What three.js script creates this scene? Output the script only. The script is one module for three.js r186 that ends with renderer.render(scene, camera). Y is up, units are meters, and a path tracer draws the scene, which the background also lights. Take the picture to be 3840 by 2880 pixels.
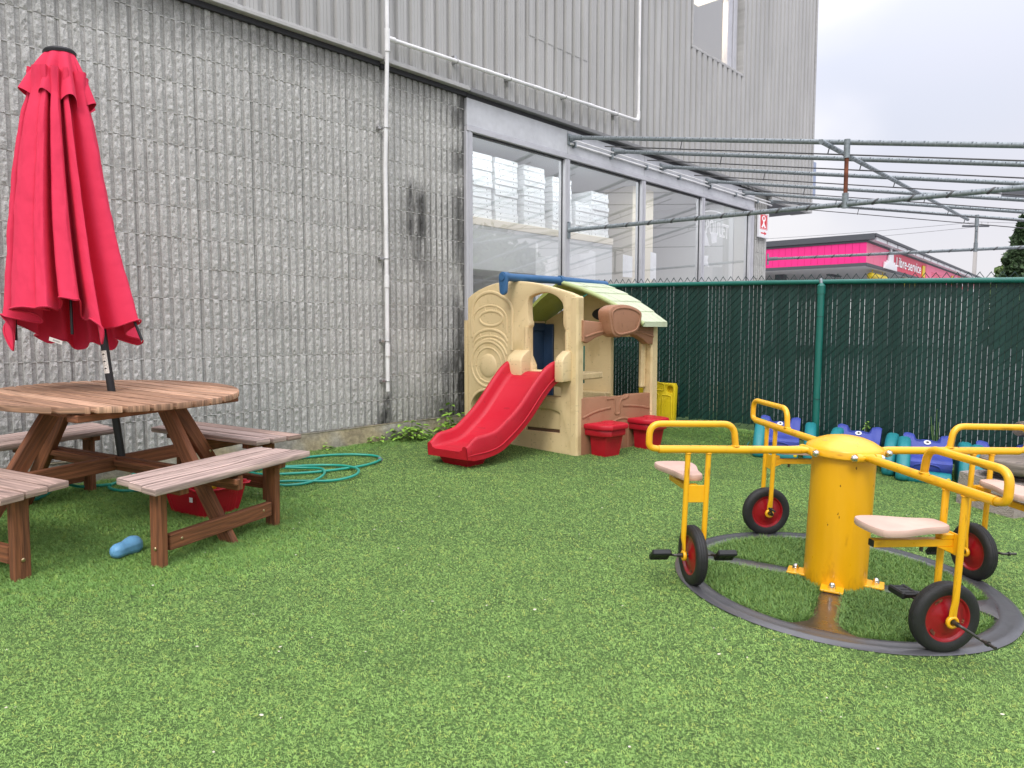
import * as THREE from 'three';
import { mergeGeometries, toCreasedNormals } from 'three/addons/utils/BufferGeometryUtils.js';
import { ConvexGeometry } from 'three/addons/geometries/ConvexGeometry.js';
import { RectAreaLightUniformsLib } from 'three/addons/lights/RectAreaLightUniformsLib.js';

// ---------------------------------------------------------------- camera, sky, sun, exposure
const scene = new THREE.Scene();
const camera = new THREE.PerspectiveCamera(56.5, 1024 / 768, 0.05, 900);
camera.position.set(0, 0.95, 0);
camera.rotation.x = -THREE.MathUtils.degToRad(4.3);
const renderer = new THREE.WebGLRenderer({ antialias: true });
renderer.setSize(1024, 768);
renderer.toneMapping = THREE.LinearToneMapping;
renderer.toneMappingExposure = 1.5;
renderer.shadowMap.enabled = true;

function rng(seed) { let a = seed >>> 0; return () => { a = (a + 0x6d2b79f5) | 0; let t = Math.imul(a ^ (a >>> 15), 1 | a); t = (t + Math.imul(t ^ (t >>> 7), 61 | t)) ^ t; return ((t ^ (t >>> 14)) >>> 0) / 4294967296; }; }
// tileable value noise: period p lattice cells over 0..1
function noiser(seed) {
  const r = rng(seed), N = 4096, tab = new Float32Array(N); for (let i = 0; i < N; i++) tab[i] = r();
  const h = (x, y) => tab[(Math.imul(x, 374761) + Math.imul(y, 668265) ^ (x * 7919 + y * 104729)) & (N - 1)];
  const f = t => t * t * (3 - 2 * t);
  const one = (u, v, px, py) => {
    const x = u * px, y = v * py, xi = Math.floor(x), yi = Math.floor(y), fx = f(x - xi), fy = f(y - yi);
    const m = (a, n) => ((a % n) + n) % n, x0 = m(xi, px), x1 = m(xi + 1, px), y0 = m(yi, py), y1 = m(yi + 1, py);
    return (h(x0, y0) * (1 - fx) + h(x1, y0) * fx) * (1 - fy) + (h(x0, y1) * (1 - fx) + h(x1, y1) * fx) * fy;
  };
  return (u, v, px, py = px, oct = 4, gain = 0.5) => { let s = 0, a = 1, t = 0; for (let i = 0; i < oct; i++) { s += a * one(u, v, px, py); t += a; a *= gain; px *= 2; py *= 2; } return s / t; };
}
const NZ = noiser(7), clamp = (x, a = 0, b = 1) => Math.min(b, Math.max(a, x)), lerp = (a, b, t) => a + (b - a) * t, smooth = (a, b, x) => { const t = clamp((x - a) / (b - a)); return t * t * (3 - 2 * t); };

// overcast sky: bright veil, brighter towards the zenith, soft lavender-grey cloud bases
{
  const W = 1024, H = 512, d = new Float32Array(W * H * 4), C = noiser(31);
  for (let j = 0; j < H; j++) for (let i = 0; i < W; i++) {
    const el = ((j + 0.5) / H - 0.5) * Math.PI, k = (j * W + i) * 4, u = i / W;
    const se = Math.max(0, Math.sin(el)), base = 0.615 + 1.9 * Math.pow(se, 2.4);
    const v = clamp(0.5 + el / Math.PI), n = C(u, v * 0.5, 14, 20, 6, 0.5), n2 = C(u + 0.31, v * 0.5 + 0.2, 5, 10, 5, 0.5);
    const c = smooth(0.38, 0.66, n), e = smooth(0.35, 0.7, n2), hz = smooth(0.0, 0.3, el);
    const b = base * lerp(0.985, lerp(0.80, 1.06, c), hz * 0.75 + 0.25) * lerp(0.97, 1.03, e);
    const blue = lerp(lerp(1.02, 1.13, hz), 1.0, c * 0.8), red = lerp(lerp(1.0, 0.91, hz), 1.01, c), lav = 0.992;
    const warm = 0.035 * smooth(0.5, 0.7, n2);
    if (el < -0.02) { d[k] = 0.16; d[k + 1] = 0.165; d[k + 2] = 0.16; } else { d[k] = b * (red + warm); d[k + 1] = b * lav * lerp(lerp(0.99, 0.975, hz), 1, c); d[k + 2] = b * (blue - warm * 0.6); }
    d[k + 3] = 1;
  }
  const t = new THREE.DataTexture(d, W, H, THREE.RGBAFormat, THREE.FloatType);
  t.mapping = THREE.EquirectangularReflectionMapping; t.magFilter = THREE.LinearFilter; t.minFilter = THREE.LinearFilter; t.wrapS = THREE.RepeatWrapping; t.needsUpdate = true;
  scene.background = t; scene.environment = t;
}
const sun = new THREE.DirectionalLight(new THREE.Color(1, 0.96, 0.9), 1.0);
sun.position.set(-5, 17, 12); sun.target.position.set(0, 0, -4); scene.add(sun, sun.target);
sun.castShadow = true; sun.shadow.radius = 32; sun.shadow.mapSize.set(2048, 2048);
Object.assign(sun.shadow.camera, { left: -14, right: 14, top: 14, bottom: -14, near: 1, far: 60 });
RectAreaLightUniformsLib.init();

// ---------------------------------------------------------------- frames of reference
const A = THREE.MathUtils.degToRad(42.8), DW = 4.96, K = 0.04;
const wn = new THREE.Vector3(Math.cos(A), 0, Math.sin(A)), wd = new THREE.Vector3(Math.sin(A), 0, -Math.cos(A));
const wallP = (s, y, off = 0) => new THREE.Vector3().addScaledVector(wn, off - DW).addScaledVector(wd, s).setY(y);
const dwOf = (x, z) => DW + wn.x * x + wn.z * z, sOf = (x, z) => wd.x * x + wd.z * z;
const FE = new THREE.Vector3(0.777, 0, -7.68), fe = new THREE.Vector3(0.769, 0, 0.64).normalize(), fnn = new THREE.Vector3(-fe.z, 0, fe.x);   // fence end, along, towards the yard
const fenceOff = (x, z) => (x - FE.x) * fnn.x + (z - FE.z) * fnn.z, fenceT = (x, z) => (x - FE.x) * fe.x + (z - FE.z) * fe.z;
function groundY(x, z) {
  const dw = Math.max(0, dwOf(x, z)); let y = -K * dw + 0.006 * (NZ(x / 9 + 5.3, z / 9 + 5.3, 14, 14, 2) - 0.5);
  const fo = fenceOff(x, z), ft = fenceT(x, z);                      // low bank of turf at the foot of the fence
  y += 0.095 * smooth(0.34, 0.12, fo) * smooth(2.55, 1.9, ft) + 0.02 * smooth(0.3, 0.1, fo);
  return y;
}
const GN = new THREE.Vector3(K * wn.x, 1, K * wn.z).normalize(), TILT = new THREE.Quaternion().setFromUnitVectors(new THREE.Vector3(0, 1, 0), GN);

// ---------------------------------------------------------------- object helpers
const used = {};
function numbered(name) { if (!(name in used)) { used[name] = 0; return name; } used[name]++; return name + '_' + String(used[name]).padStart(3, '0'); }
function shadow(o) { o.traverse(m => { if (m.isMesh) { m.castShadow = true; m.receiveShadow = true; } }); }
function tag(o, label, category, group) { o.userData.label = label; o.userData.category = category; if (group) o.userData.group = group; return o; }
function thing(name, label, category, group) { const g = new THREE.Group(); g.name = numbered(name); tag(g, label, category, group); scene.add(g); return g; }
function part(parent, name, geo, mat, label) { const m = new THREE.Mesh(geo, mat); m.name = name; if (label) m.userData.label = label; parent.add(m); return m; }
function solo(name, geo, mat, label, category, group) { const m = new THREE.Mesh(geo, mat); m.name = numbered(name); tag(m, label, category, group); scene.add(m); return m; }
function struct(name, geo, mat) { const m = new THREE.Mesh(geo, mat); m.name = numbered(name); m.userData.kind = 'structure'; scene.add(m); return m; }
function place(o, x, z, yaw = 0, lift = 0) { o.position.set(x, groundY(x, z) + lift, z); o.quaternion.copy(TILT).multiply(new THREE.Quaternion().setFromAxisAngle(new THREE.Vector3(0, 1, 0), yaw)); return o; }
const V = (x, y, z) => new THREE.Vector3(x, y, z);

// ---------------------------------------------------------------- geometry helpers (uv in metres everywhere)
function triUV(geo, long = 'x', ou = 0, ov = 0) {
  let g = geo.index ? geo.toNonIndexed() : geo; const p = g.attributes.position, uv = new Float32Array(p.count * 2), L = { x: 0, y: 1, z: 2 }[long];
  const a = V(), b = V(), c = V(), o = [1, 2, 0].map((_, i) => i).filter(i => i !== L);
  for (let i = 0; i < p.count; i += 3) {
    a.fromBufferAttribute(p, i); b.fromBufferAttribute(p, i + 1); c.fromBufferAttribute(p, i + 2);
    const n = b.clone().sub(a).cross(c.clone().sub(a)), ab = [Math.abs(n.x), Math.abs(n.y), Math.abs(n.z)];
    let m = ab[0] >= ab[1] && ab[0] >= ab[2] ? 0 : ab[1] >= ab[2] ? 1 : 2, U, W;
    if (m === L) { U = o[0]; W = o[1]; } else { U = L; W = o[0] === m ? o[1] : o[0]; }
    [a, b, c].forEach((q, k) => { const e = [q.x, q.y, q.z]; uv[(i + k) * 2] = e[U] + ou; uv[(i + k) * 2 + 1] = e[W] + ov + (m === L ? 0.37 : 0) + m * 0.13; });
  }
  g.setAttribute('uv', new THREE.BufferAttribute(uv, 2)); return g;
}
function norm(g) { g = g.index ? g.toNonIndexed() : g; if (!g.attributes.normal) g.computeVertexNormals(); if (!g.attributes.uv) triUV(g); for (const k of Object.keys(g.attributes)) if (!['position', 'normal', 'uv', 'color'].includes(k)) g.deleteAttribute(k); return g; }
const merge = list => mergeGeometries(list.map(norm), false);
const mv = (g, x, y, z) => g.translate(x, y, z);
// chamfered box centred on the origin
function cbox(w, h, d, c = 0.003, long, ou = 0, ov = 0) {
  c = Math.min(c, w * 0.4, h * 0.4, d * 0.4); const pts = [], X = w / 2, Y = h / 2, Z = d / 2;
  for (const i of [-1, 1]) for (const j of [-1, 1]) for (const k of [-1, 1]) pts.push(V(i * (X - c), j * (Y - c), k * Z), V(i * (X - c), j * Y, k * (Z - c)), V(i * X, j * (Y - c), k * (Z - c)));
  const g = new ConvexGeometry(pts); g.deleteAttribute('uv');
  return triUV(g, long || (w >= h && w >= d ? 'x' : h >= d ? 'y' : 'z'), ou, ov);
}
const boxAt = (x0, x1, y0, y1, z0, z1, c = 0.003, long) => mv(cbox(x1 - x0, y1 - y0, z1 - z0, c, long), (x0 + x1) / 2, (y0 + y1) / 2, (z0 + z1) / 2);
const hull = pts => triUV(new ConvexGeometry(pts.map(p => V(...p))), 'x');
// cylinder from a to b
function rod(a, b, r1, r2 = r1, seg = 14, open = false) {
  const d = b.clone().sub(a), L = d.length(), g = new THREE.CylinderGeometry(r2, r1, L, seg, 1, open), uv = g.attributes.uv;
  for (let i = 0; i < uv.count; i++) uv.setXY(i, uv.getX(i) * 2 * Math.PI * r1, uv.getY(i) * L);
  g.translate(0, L / 2, 0).applyQuaternion(new THREE.Quaternion().setFromUnitVectors(V(0, 1, 0), d.normalize())).translate(a.x, a.y, a.z); return norm(g);
}
class Poly extends THREE.Curve {
  constructor(pts, closed = false) { super(); this.p = closed ? [...pts, pts[0]] : pts; this.l = [0]; for (let i = 1; i < this.p.length; i++) this.l.push(this.l[i - 1] + this.p[i].distanceTo(this.p[i - 1])); }
  getPoint(t, o = V()) { const s = t * this.l[this.l.length - 1]; let i = 1; while (i < this.l.length - 1 && this.l[i] < s) i++; return o.lerpVectors(this.p[i - 1], this.p[i], (s - this.l[i - 1]) / (this.l[i] - this.l[i - 1] || 1)); }
}
// straight runs with rounded corners of radius r
function bend(pts, r, n = 7) {
  const out = [pts[0].clone()];
  for (let i = 1; i < pts.length - 1; i++) {
    const p = pts[i], a = pts[i - 1].clone().sub(p), b = pts[i + 1].clone().sub(p), rr = Math.min(r, a.length() * 0.49, b.length() * 0.49), A0 = p.clone().addScaledVector(a.normalize(), rr), B0 = p.clone().addScaledVector(b.normalize(), rr);
    for (let k = 0; k <= n; k++) { const t = k / n; out.push(A0.clone().multiplyScalar((1 - t) ** 2).addScaledVector(p, 2 * t * (1 - t)).addScaledVector(B0, t * t)); }
  }
  out.push(pts[pts.length - 1].clone()); return out;
}
function tube(pts, r, rad = 12, seg, closed = false) {
  const c = new Poly(pts, closed), L = c.l[c.l.length - 1]; const g = new THREE.TubeGeometry(c, seg || Math.max(8, Math.min(220, pts.length * 2)), r, rad, closed), uv = g.attributes.uv;
  for (let i = 0; i < uv.count; i++) uv.setXY(i, uv.getX(i) * L, uv.getY(i) * 2 * Math.PI * r);
  const list = [norm(g)];
  if (!closed) for (const [p, q] of [[pts[0], pts[1]], [pts[pts.length - 1], pts[pts.length - 2]]]) { const cap = new THREE.CircleGeometry(r, rad); cap.applyQuaternion(new THREE.Quaternion().setFromUnitVectors(V(0, 0, 1), p.clone().sub(q).normalize())).translate(p.x, p.y, p.z); list.push(norm(cap)); }
  return merge(list);
}
function shape(pts, holes = []) { const s = new THREE.Shape(pts.map(p => new THREE.Vector2(p[0], p[1]))); for (const h of holes) s.holes.push(new THREE.Path(h.map(p => new THREE.Vector2(p[0], p[1])))); return s; }
// prism: outline in XY, thickness along z from -t to 0, bevelled
function prism(pts, t, b = 0.004, holes = [], crease = 0.6) {
  let g = new THREE.ExtrudeGeometry(shape(pts, holes), { depth: Math.max(0.0005, t - 2 * b), bevelEnabled: b > 0, bevelThickness: b, bevelSize: b, bevelOffset: -b, bevelSegments: 2, curveSegments: 8 });
  g.translate(0, 0, -t + b); g.deleteAttribute('uv'); g = toCreasedNormals(g, crease); return triUV(g, 'x');
}
// smooth closed outline through a few points
function spline(pts, n, closed = true) { return new THREE.CatmullRomCurve3(pts.map(p => V(p[0], p[1], p[2] || 0)), closed, 'centripetal').getPoints(n).slice(0, closed ? -1 : undefined); }
function grid(nu, nv, f, wrapU = false) {
  const pos = [], uv = [], idx = []; const NU = wrapU ? nu : nu + 1;
  for (let j = 0; j <= nv; j++) for (let i = 0; i < NU; i++) { const r = f(i / nu, j / nv); pos.push(r[0], r[1], r[2]); uv.push(r[3] ?? i / nu, r[4] ?? j / nv); }
  for (let j = 0; j < nv; j++) for (let i = 0; i < nu; i++) { const a = j * NU + i, b = j * NU + (i + 1) % NU, c = a + NU, d = b + NU; idx.push(a, b, d, a, d, c); }
  const g = new THREE.BufferGeometry(); g.setAttribute('position', new THREE.Float32BufferAttribute(pos, 3)); g.setAttribute('uv', new THREE.Float32BufferAttribute(uv, 2)); g.setIndex(idx); g.computeVertexNormals(); return g;
}
const lathe = (pts, seg = 40) => norm(toCreasedNormals(new THREE.LatheGeometry(pts.map(p => new THREE.Vector2(p[0], p[1])), seg), 0.7));
const rotX = (g, a) => g.rotateX(a), rotY = (g, a) => g.rotateY(a), rotZ = (g, a) => g.rotateZ(a);

// ---------------------------------------------------------------- textures and materials
function tex(size, fn, span, srgb = false, sy) {
  const H = sy || size, d = new Uint8Array(size * H * 4);
  for (let j = 0; j < H; j++) for (let i = 0; i < size; i++) { const c = fn(i / size, j / H), k = (j * size + i) * 4, a = Array.isArray(c) ? c : [c, c, c]; d[k] = clamp(a[0]) * 255; d[k + 1] = clamp(a[1]) * 255; d[k + 2] = clamp(a[2]) * 255; d[k + 3] = 255; }
  const t = new THREE.DataTexture(d, size, H); t.wrapS = t.wrapT = THREE.RepeatWrapping; t.magFilter = THREE.LinearFilter; t.minFilter = THREE.LinearFilter; if (srgb) t.colorSpace = THREE.SRGBColorSpace;
  const sp = Array.isArray(span) ? span : [span, span]; t.repeat.set(1 / sp[0], 1 / sp[1]); t.needsUpdate = true; return t;
}
const lin = (r, g, b) => new THREE.Color().setRGB(r, g, b);
const T = {
  grit: tex(512, (u, v) => 0.55 * NZ(u, v, 64, 64, 3, 0.7) + 0.45 * NZ(v, u, 16, 16, 3), 0.35),
  fine: tex(256, (u, v) => NZ(u, v, 40, 40, 3, 0.6), 0.2),
  soft: tex(256, (u, v) => NZ(u, v, 6, 6, 5, 0.55), 0.6),
  wear: tex(512, (u, v) => { const n = NZ(u, v, 5, 5, 6, 0.55), s = NZ(v + 0.3, u, 24, 24, 3); return clamp(0.955 + 0.12 * (n - 0.5) + 0.05 * (s - 0.5)); }, 0.9, true),
  paintMap: tex(1024, (u, v) => { const n = NZ(u, v, 5, 5, 5, 0.55), chip = 0.7 * smooth(0.845, 0.86, NZ(u + 0.2, v + 0.7, 34, 34, 3, 0.6)), gr = smooth(0.62, 0.85, NZ(v, u, 7, 7, 5, 0.6)); const k = 0.985 + 0.06 * (n - 0.5) - 0.16 * gr; return [lerp(k, 0.36, chip), lerp(k * (1 - 0.04 * gr), 0.26, chip), lerp(k, 0.34, chip)]; }, 0.8, true),
  plasMap: tex(1024, (u, v) => { const n = NZ(u, v, 4, 4, 5, 0.55), sp = 0.5 * smooth(0.80, 0.83, NZ(u + 0.5, v + 0.3, 50, 50, 2)), gr = smooth(0.55, 0.85, NZ(v, u, 5, 9, 5, 0.6)), sc = smooth(0.80, 0.84, NZ(u, v, 8, 120, 2)); const k = 0.975 + 0.08 * (n - 0.5) - 0.07 * gr - 0.18 * sp - 0.05 * sc; return [k, k * (1 - 0.01 * gr), k * (1 - 0.04 * gr)]; }, 1.1, true),
  plasticR: tex(256, (u, v) => 0.36 + 0.3 * NZ(u, v, 7, 7, 4), 0.5),
  paintR: tex(256, (u, v) => 0.26 + 0.26 * NZ(u, v, 9, 9, 4), 0.4),
};
const wood = (cr, seed, dark) => { const Q = noiser(seed); return tex(1024, (u, v) => { const w = Q(u, v, 2, 3, 3), g = Q(u * 1, v + w * 0.02, 4, 60, 4, 0.6), f = Q(u, v, 16, 256, 2), kx = Q(u, v, 3, 9, 2); const ring = 0.5 + 0.5 * Math.sin((v * 34 + w * 9) * Math.PI); let t = 0.72 + 0.32 * (g - 0.5) + 0.22 * (f - 0.5) + 0.12 * (ring - 0.5) + 0.2 * (kx - 0.5); t *= 1 - dark * smooth(0.68, 0.8, g); return [t * cr[0], t * cr[1], t * cr[2]]; }, [1.1, 0.5], true, 512); };
T.woodTop = wood([1.0, 0.81, 0.68], 11, 0.35); T.woodGrey = wood([1.0, 0.9, 0.86], 12, 0.3); T.woodLeg = wood([1.0, 0.66, 0.46], 13, 0.35);
T.woodBump = tex(512, (u, v) => NZ(u, v, 6, 128, 3, 0.6), [1.1, 0.5]);
const std = (o) => new THREE.MeshStandardMaterial({ side: THREE.DoubleSide, ...o });
const phys = (o) => new THREE.MeshPhysicalMaterial({ side: THREE.DoubleSide, ...o });
const plastic = (r, g, b, rough = 1, o = {}) => phys({ color: lin(r, g, b), roughness: rough, roughnessMap: T.plasticR, map: T.plasMap, bumpMap: T.fine, bumpScale: 0.0006, ...o });
const paint = (r, g, b, o = {}) => phys({ color: lin(r, g, b), roughness: 1, roughnessMap: T.paintR, map: T.paintMap, clearcoat: 0.35, clearcoatRoughness: 0.25, bumpMap: T.soft, bumpScale: 0.0006, ...o });
const M = {
  block: std({ vertexColors: true, roughness: 0.96, bumpMap: T.grit, bumpScale: 0.0045, map: tex(512, (u, v) => { const n = NZ(u, v, 90, 90, 2), m = NZ(v, u, 20, 20, 4); const k = 0.93 + 0.18 * (m - 0.5) + 0.24 * (n - 0.5); return [k, k, k * 0.985]; }, 0.42, true) }),
  mortar: std({ color: lin(0.5, 0.495, 0.47), roughness: 1, bumpMap: T.fine, bumpScale: 0.001 }),
  foundation: std({ roughness: 1, bumpMap: T.grit, bumpScale: 0.006, map: tex(512, (u, v) => { const n = NZ(u, v, 4, 8, 6, 0.6), g = NZ(u, v, 60, 60, 3); const k = 0.60 + 0.4 * (n - 0.5) + 0.2 * (g - 0.5), y = smooth(0.35, 0.7, NZ(v, u, 3, 3, 4)); return [k * 1.0, k * lerp(0.98, 0.93, y), k * lerp(0.92, 0.76, y)]; }, 1.3, true) }),
  clad: std({ color: lin(0.455, 0.45, 0.435), roughness: 0.5, metalness: 0.0, map: tex(512, (u, v) => { const s = NZ(u, v, 40, 3, 3), n = NZ(u, v, 5, 4, 4); const k = 0.95 + 0.1 * (s - 0.5) + 0.1 * (n - 0.5); return [k, k, k]; }, [1.6, 3], true), bumpMap: T.soft, bumpScale: 0.0015 }),
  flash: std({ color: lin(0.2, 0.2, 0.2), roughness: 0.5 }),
  frame: std({ color: lin(0.56, 0.56, 0.59), roughness: 0.4, metalness: 0.1, map: T.wear }),
  fascia: std({ color: lin(0.6, 0.61, 0.635), roughness: 0.5, map: T.wear, bumpMap: T.soft, bumpScale: 0.003 }),
  gasket: std({ color: lin(0.03, 0.03, 0.035), roughness: 0.7 }),
  glass: phys({ color: 0xffffff, roughness: 0.01, transmission: 1, thickness: 0, ior: 2.2, metalness: 0.2 }),
  pvc: std({ color: lin(0.86, 0.855, 0.85), roughness: 0.5, map: T.wear }),
  steel: std({ color: lin(0.5, 0.5, 0.5), roughness: 0.32, metalness: 0.9 }),
  chrome: std({ color: lin(0.75, 0.74, 0.72), roughness: 0.14, metalness: 1 }),
  galv: std({ color: lin(0.34, 0.385, 0.41), roughness: 0.5, metalness: 0.35, map: tex(512, (u, v) => { const n = NZ(u, v, 6, 3, 5, 0.6), f = NZ(v, u, 40, 40, 2); const k = 0.86 + 0.4 * (n - 0.5) + 0.15 * (f - 0.5); const ch = smooth(0.72, 0.76, NZ(u + 0.4, v, 26, 8, 3)); return [k * lerp(1, 0.45, ch), k * lerp(1, 0.47, ch), k * lerp(1, 0.5, ch)]; }, [0.9, 0.16], true) }),
  thinrod: std({ color: lin(0.10, 0.10, 0.105), roughness: 0.6, metalness: 0.4 }),
  rust: std({ roughness: 0.8, color: lin(0.35, 0.35, 0.35), map: tex(256, (u, v) => { const n = smooth(0.3, 0.7, NZ(u, v, 6, 6, 4)); return [lerp(0.85, 0.55, n), lerp(0.5, 0.3, n), lerp(0.34, 0.2, n)]; }, 0.4, true) }),
  black: std({ color: lin(0.012, 0.012, 0.014), roughness: 0.45 }),
  turf: std({ roughness: 1, map: tex(512, (u, v) => { const n = NZ(u, v, 80, 80, 2), m = NZ(v, u, 7, 7, 4); const k = 0.42 + 0.2 * (n - 0.5) + 0.08 * (m - 0.5); return [k * 0.70, k * 0.96, k * 0.46]; }, 0.7, true), bumpMap: T.fine, bumpScale: 0.01 }),
  slat: [0.54, 0.6, 0.67, 0.8].map(k => std({ color: lin(0.006 * k, 0.062 * k, 0.049 * k), roughness: 0.5, bumpMap: T.soft, bumpScale: 0.002 })),
  wire: std({ color: lin(0.008, 0.032, 0.03), roughness: 0.45 }),
  greenPaint: phys({ color: lin(0.008, 0.16, 0.125), roughness: 0.38, map: T.wear, clearcoat: 0.3, clearcoatRoughness: 0.3 }),
  boardTop: std({ color: lin(0.86, 0.8, 0.74), map: T.woodTop, roughness: 0.75, bumpMap: T.woodBump, bumpScale: 0.002 }),
  boardTop2: std({ color: lin(0.66, 0.59, 0.53), map: T.woodTop, roughness: 0.75, bumpMap: T.woodBump, bumpScale: 0.002 }),
  boardTop3: std({ color: lin(0.98, 0.93, 0.88), map: T.woodTop, roughness: 0.75, bumpMap: T.woodBump, bumpScale: 0.002 }),
  boardSeat: std({ color: lin(0.92, 0.85, 0.82), map: T.woodGrey, roughness: 0.8, bumpMap: T.woodBump, bumpScale: 0.002 }),
  boardSeat2: std({ color: lin(0.78, 0.68, 0.62), map: T.woodGrey, roughness: 0.8, bumpMap: T.woodBump, bumpScale: 0.002 }),
  boardLeg: std({ color: lin(0.44, 0.40, 0.36), map: T.woodLeg, roughness: 0.75, bumpMap: T.woodBump, bumpScale: 0.002 }),
  brass: std({ color: lin(0.55, 0.42, 0.24), roughness: 0.35, metalness: 0.9 }),
  cloth: phys({ color: lin(0.72, 0.028, 0.085), roughness: 0.85, sheen: 0.35, sheenRoughness: 0.5, sheenColor: lin(0.9, 0.25, 0.35), bumpMap: T.soft, bumpScale: 0.004, transmission: 0.0 }),
  tan: plastic(0.74, 0.58, 0.32), brown: plastic(0.38, 0.185, 0.105), rofgreen: plastic(0.56, 0.62, 0.43), navy: plastic(0.02, 0.05, 0.115), blue: plastic(0.035, 0.13, 0.29), limegreen: plastic(0.36, 0.43, 0.10),
  red: plastic(0.53, 0.004, 0.022), darkred: plastic(0.45, 0.004, 0.018), yellowP: plastic(0.80, 0.60, 0.012), teal: plastic(0.015, 0.24, 0.27), royal: plastic(0.045, 0.07, 0.36), white: std({ color: lin(0.82, 0.82, 0.84), roughness: 0.5 }),
  yellow: paint(0.90, 0.46, 0.008), yellowPost: paint(0.88, 0.44, 0.005),
  rubber: std({ color: lin(0.016, 0.016, 0.017), roughness: 0.55, bumpMap: T.fine, bumpScale: 0.001 }),
  rimRed: paint(0.30, 0.002, 0.010), pedal: std({ color: lin(0.01, 0.011, 0.012), roughness: 0.45 }), crank: std({ color: lin(0.09, 0.085, 0.08), roughness: 0.35, metalness: 0.7 }),
  seat: std({ roughness: 0.75, color: lin(0.95, 0.95, 0.95), bumpMap: T.soft, bumpScale: 0.002, map: tex(512, (u, v) => { const n = NZ(u, v, 8, 8, 5, 0.6), s = Math.abs(NZ(u, v, 6, 9, 4) - 0.5); const k = 0.86 + 0.16 * (n - 0.5) - 0.22 * smooth(0.02, 0.0, s); return [k, k * 0.93, k * 0.9]; }, 0.35, true) }),
  seatSide: std({ color: lin(0.66, 0.45, 0.37), roughness: 0.7, map: T.wear }),
  mat: phys({ color: lin(0.075, 0.075, 0.082), roughness: 1, clearcoat: 0.5, clearcoatRoughness: 0.22, roughnessMap: tex(256, (u, v) => 0.26 + 0.3 * NZ(u, v, 8, 8, 4), 0.3), map: T.wear, bumpMap: T.soft, bumpScale: 0.002 }),
  matBrown: phys({ clearcoat: 0.6, clearcoatRoughness: 0.15, color: lin(0.08, 0.05, 0.037), roughness: 1, roughnessMap: tex(256, (u, v) => 0.2 + 0.25 * NZ(u, v, 8, 8, 4), 0.3), map: T.wear }),
  hose: phys({ color: lin(0.006, 0.30, 0.22), roughness: 0.35, clearcoat: 0.4, clearcoatRoughness: 0.3 }),
  asphalt: std({ roughness: 0.95, map: tex(512, (u, v) => { const n = NZ(u, v, 90, 90, 2), m = NZ(v, u, 6, 6, 4); const k = 0.56 + 0.14 * (n - 0.5) + 0.14 * (m - 0.5); return [k, k, k * 1.01]; }, 6, true) }),
  magenta: std({ color: lin(0.80, 0.02, 0.22), roughness: 0.5 }), pinkA: std({ color: lin(0.86, 0.15, 0.28), roughness: 0.5 }), pinkB: std({ color: lin(0.66, 0.035, 0.09), roughness: 0.5 }),
  darkTrim: std({ color: lin(0.07, 0.075, 0.085), roughness: 0.6 }), soffit: std({ color: lin(0.52, 0.52, 0.52), roughness: 0.8 }),
  card: std({ color: lin(0.84, 0.86, 0.87), roughness: 0.8, map: T.wear }), cream: std({ color: lin(0.72, 0.64, 0.5), roughness: 0.8 }), inwall: std({ color: lin(0.62, 0.63, 0.63), roughness: 0.9 }), floorIn: std({ color: lin(0.3, 0.3, 0.3), roughness: 0.6 }),
  leaf: std({ color: lin(0.20, 0.36, 0.045), roughness: 0.55, vertexColors: true }), bark: std({ color: lin(0.12, 0.09, 0.06), roughness: 1, bumpMap: T.grit, bumpScale: 0.02 }),
};

// ================================================================ THE GROUND
{
  const S = 400, g = new THREE.PlaneGeometry(S * 2, S * 2, 8, 8).rotateX(-Math.PI / 2); const uv = g.attributes.uv; for (let i = 0; i < uv.count; i++) uv.setXY(i, uv.getX(i) * S * 2, uv.getY(i) * S * 2);
  g.translate(0, -0.42, 0); struct('parking_lot', g, M.asphalt);
  // artificial turf: one sheet following the fall of the yard away from the building
  const t = grid(150, 120, (u, v) => { const s = lerp(-3.5, 7.2, u), w = lerp(-0.12, 7.5, v), p = wallP(s, 0, w); return [p.x, groundY(p.x, p.z), p.z, p.x, p.z]; });
  struct('turf', t, M.turf);
}

// ================================================================ THE BUILDING
const building = thing('building', 'grey building of ribbed concrete blocks below and ribbed metal cladding above', 'building');
building.position.copy(wallP(0, 0, 0)); building.rotation.y = Math.PI / 2 - A;
const JS = s => 1.787 + 0.4035 * s, BLK = 0.4035, CRS = 0.2032, B0 = 0.152;
function stain(s, y, h) {   // mould and water marks on the masonry, darker grooves and top band
  let k = 1; const n = NZ(s * 0.37 + 3, y * 0.37 + 3, 16, 16, 4), q = NZ(s * 1.3 + 7, y * 0.3 + 7, 16, 16, 3);
  const st = (x0, x1, y0, y1, f, a) => { const m = smooth(x0 - f, x0 + f, s) * smooth(x1 + f, x1 - f, s) * smooth(y0 - f * 1.6, y0 + f * 1.6, y) * smooth(y1 + f, y1 - f, y); k *= 1 - a * m * smooth(0.25, 0.62, q * 0.6 + n * 0.5); };
  st(3.71, 3.80, 0.0, 0.40, 0.035, 1.05); st(3.66, 3.84, -0.1, 0.25, 0.05, 0.7);                 // below the pipe's mouth
  st(3.96, 4.24, 1.55, 2.22, 0.10, 0.75); st(4.02, 4.2, 1.8, 2.24, 0.05, 0.6); st(4.08, 4.3, 0.9, 1.6, 0.1, 0.35);
  st(4.55, 4.8, -0.2, 3.2, 0.09, 0.72); st(4.3, 4.8, -0.2, 0.7, 0.16, 0.6); st(3.9, 4.8, -0.2, 0.35, 0.25, 0.35);
  st(1, 4.8, 2.93, 3.3, 0.1, 0.45);  // darker band along the top courses
  return k * (0.92 + 0.16 * (n - 0.5)) * (1 - 0.06 * h);
}
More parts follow.
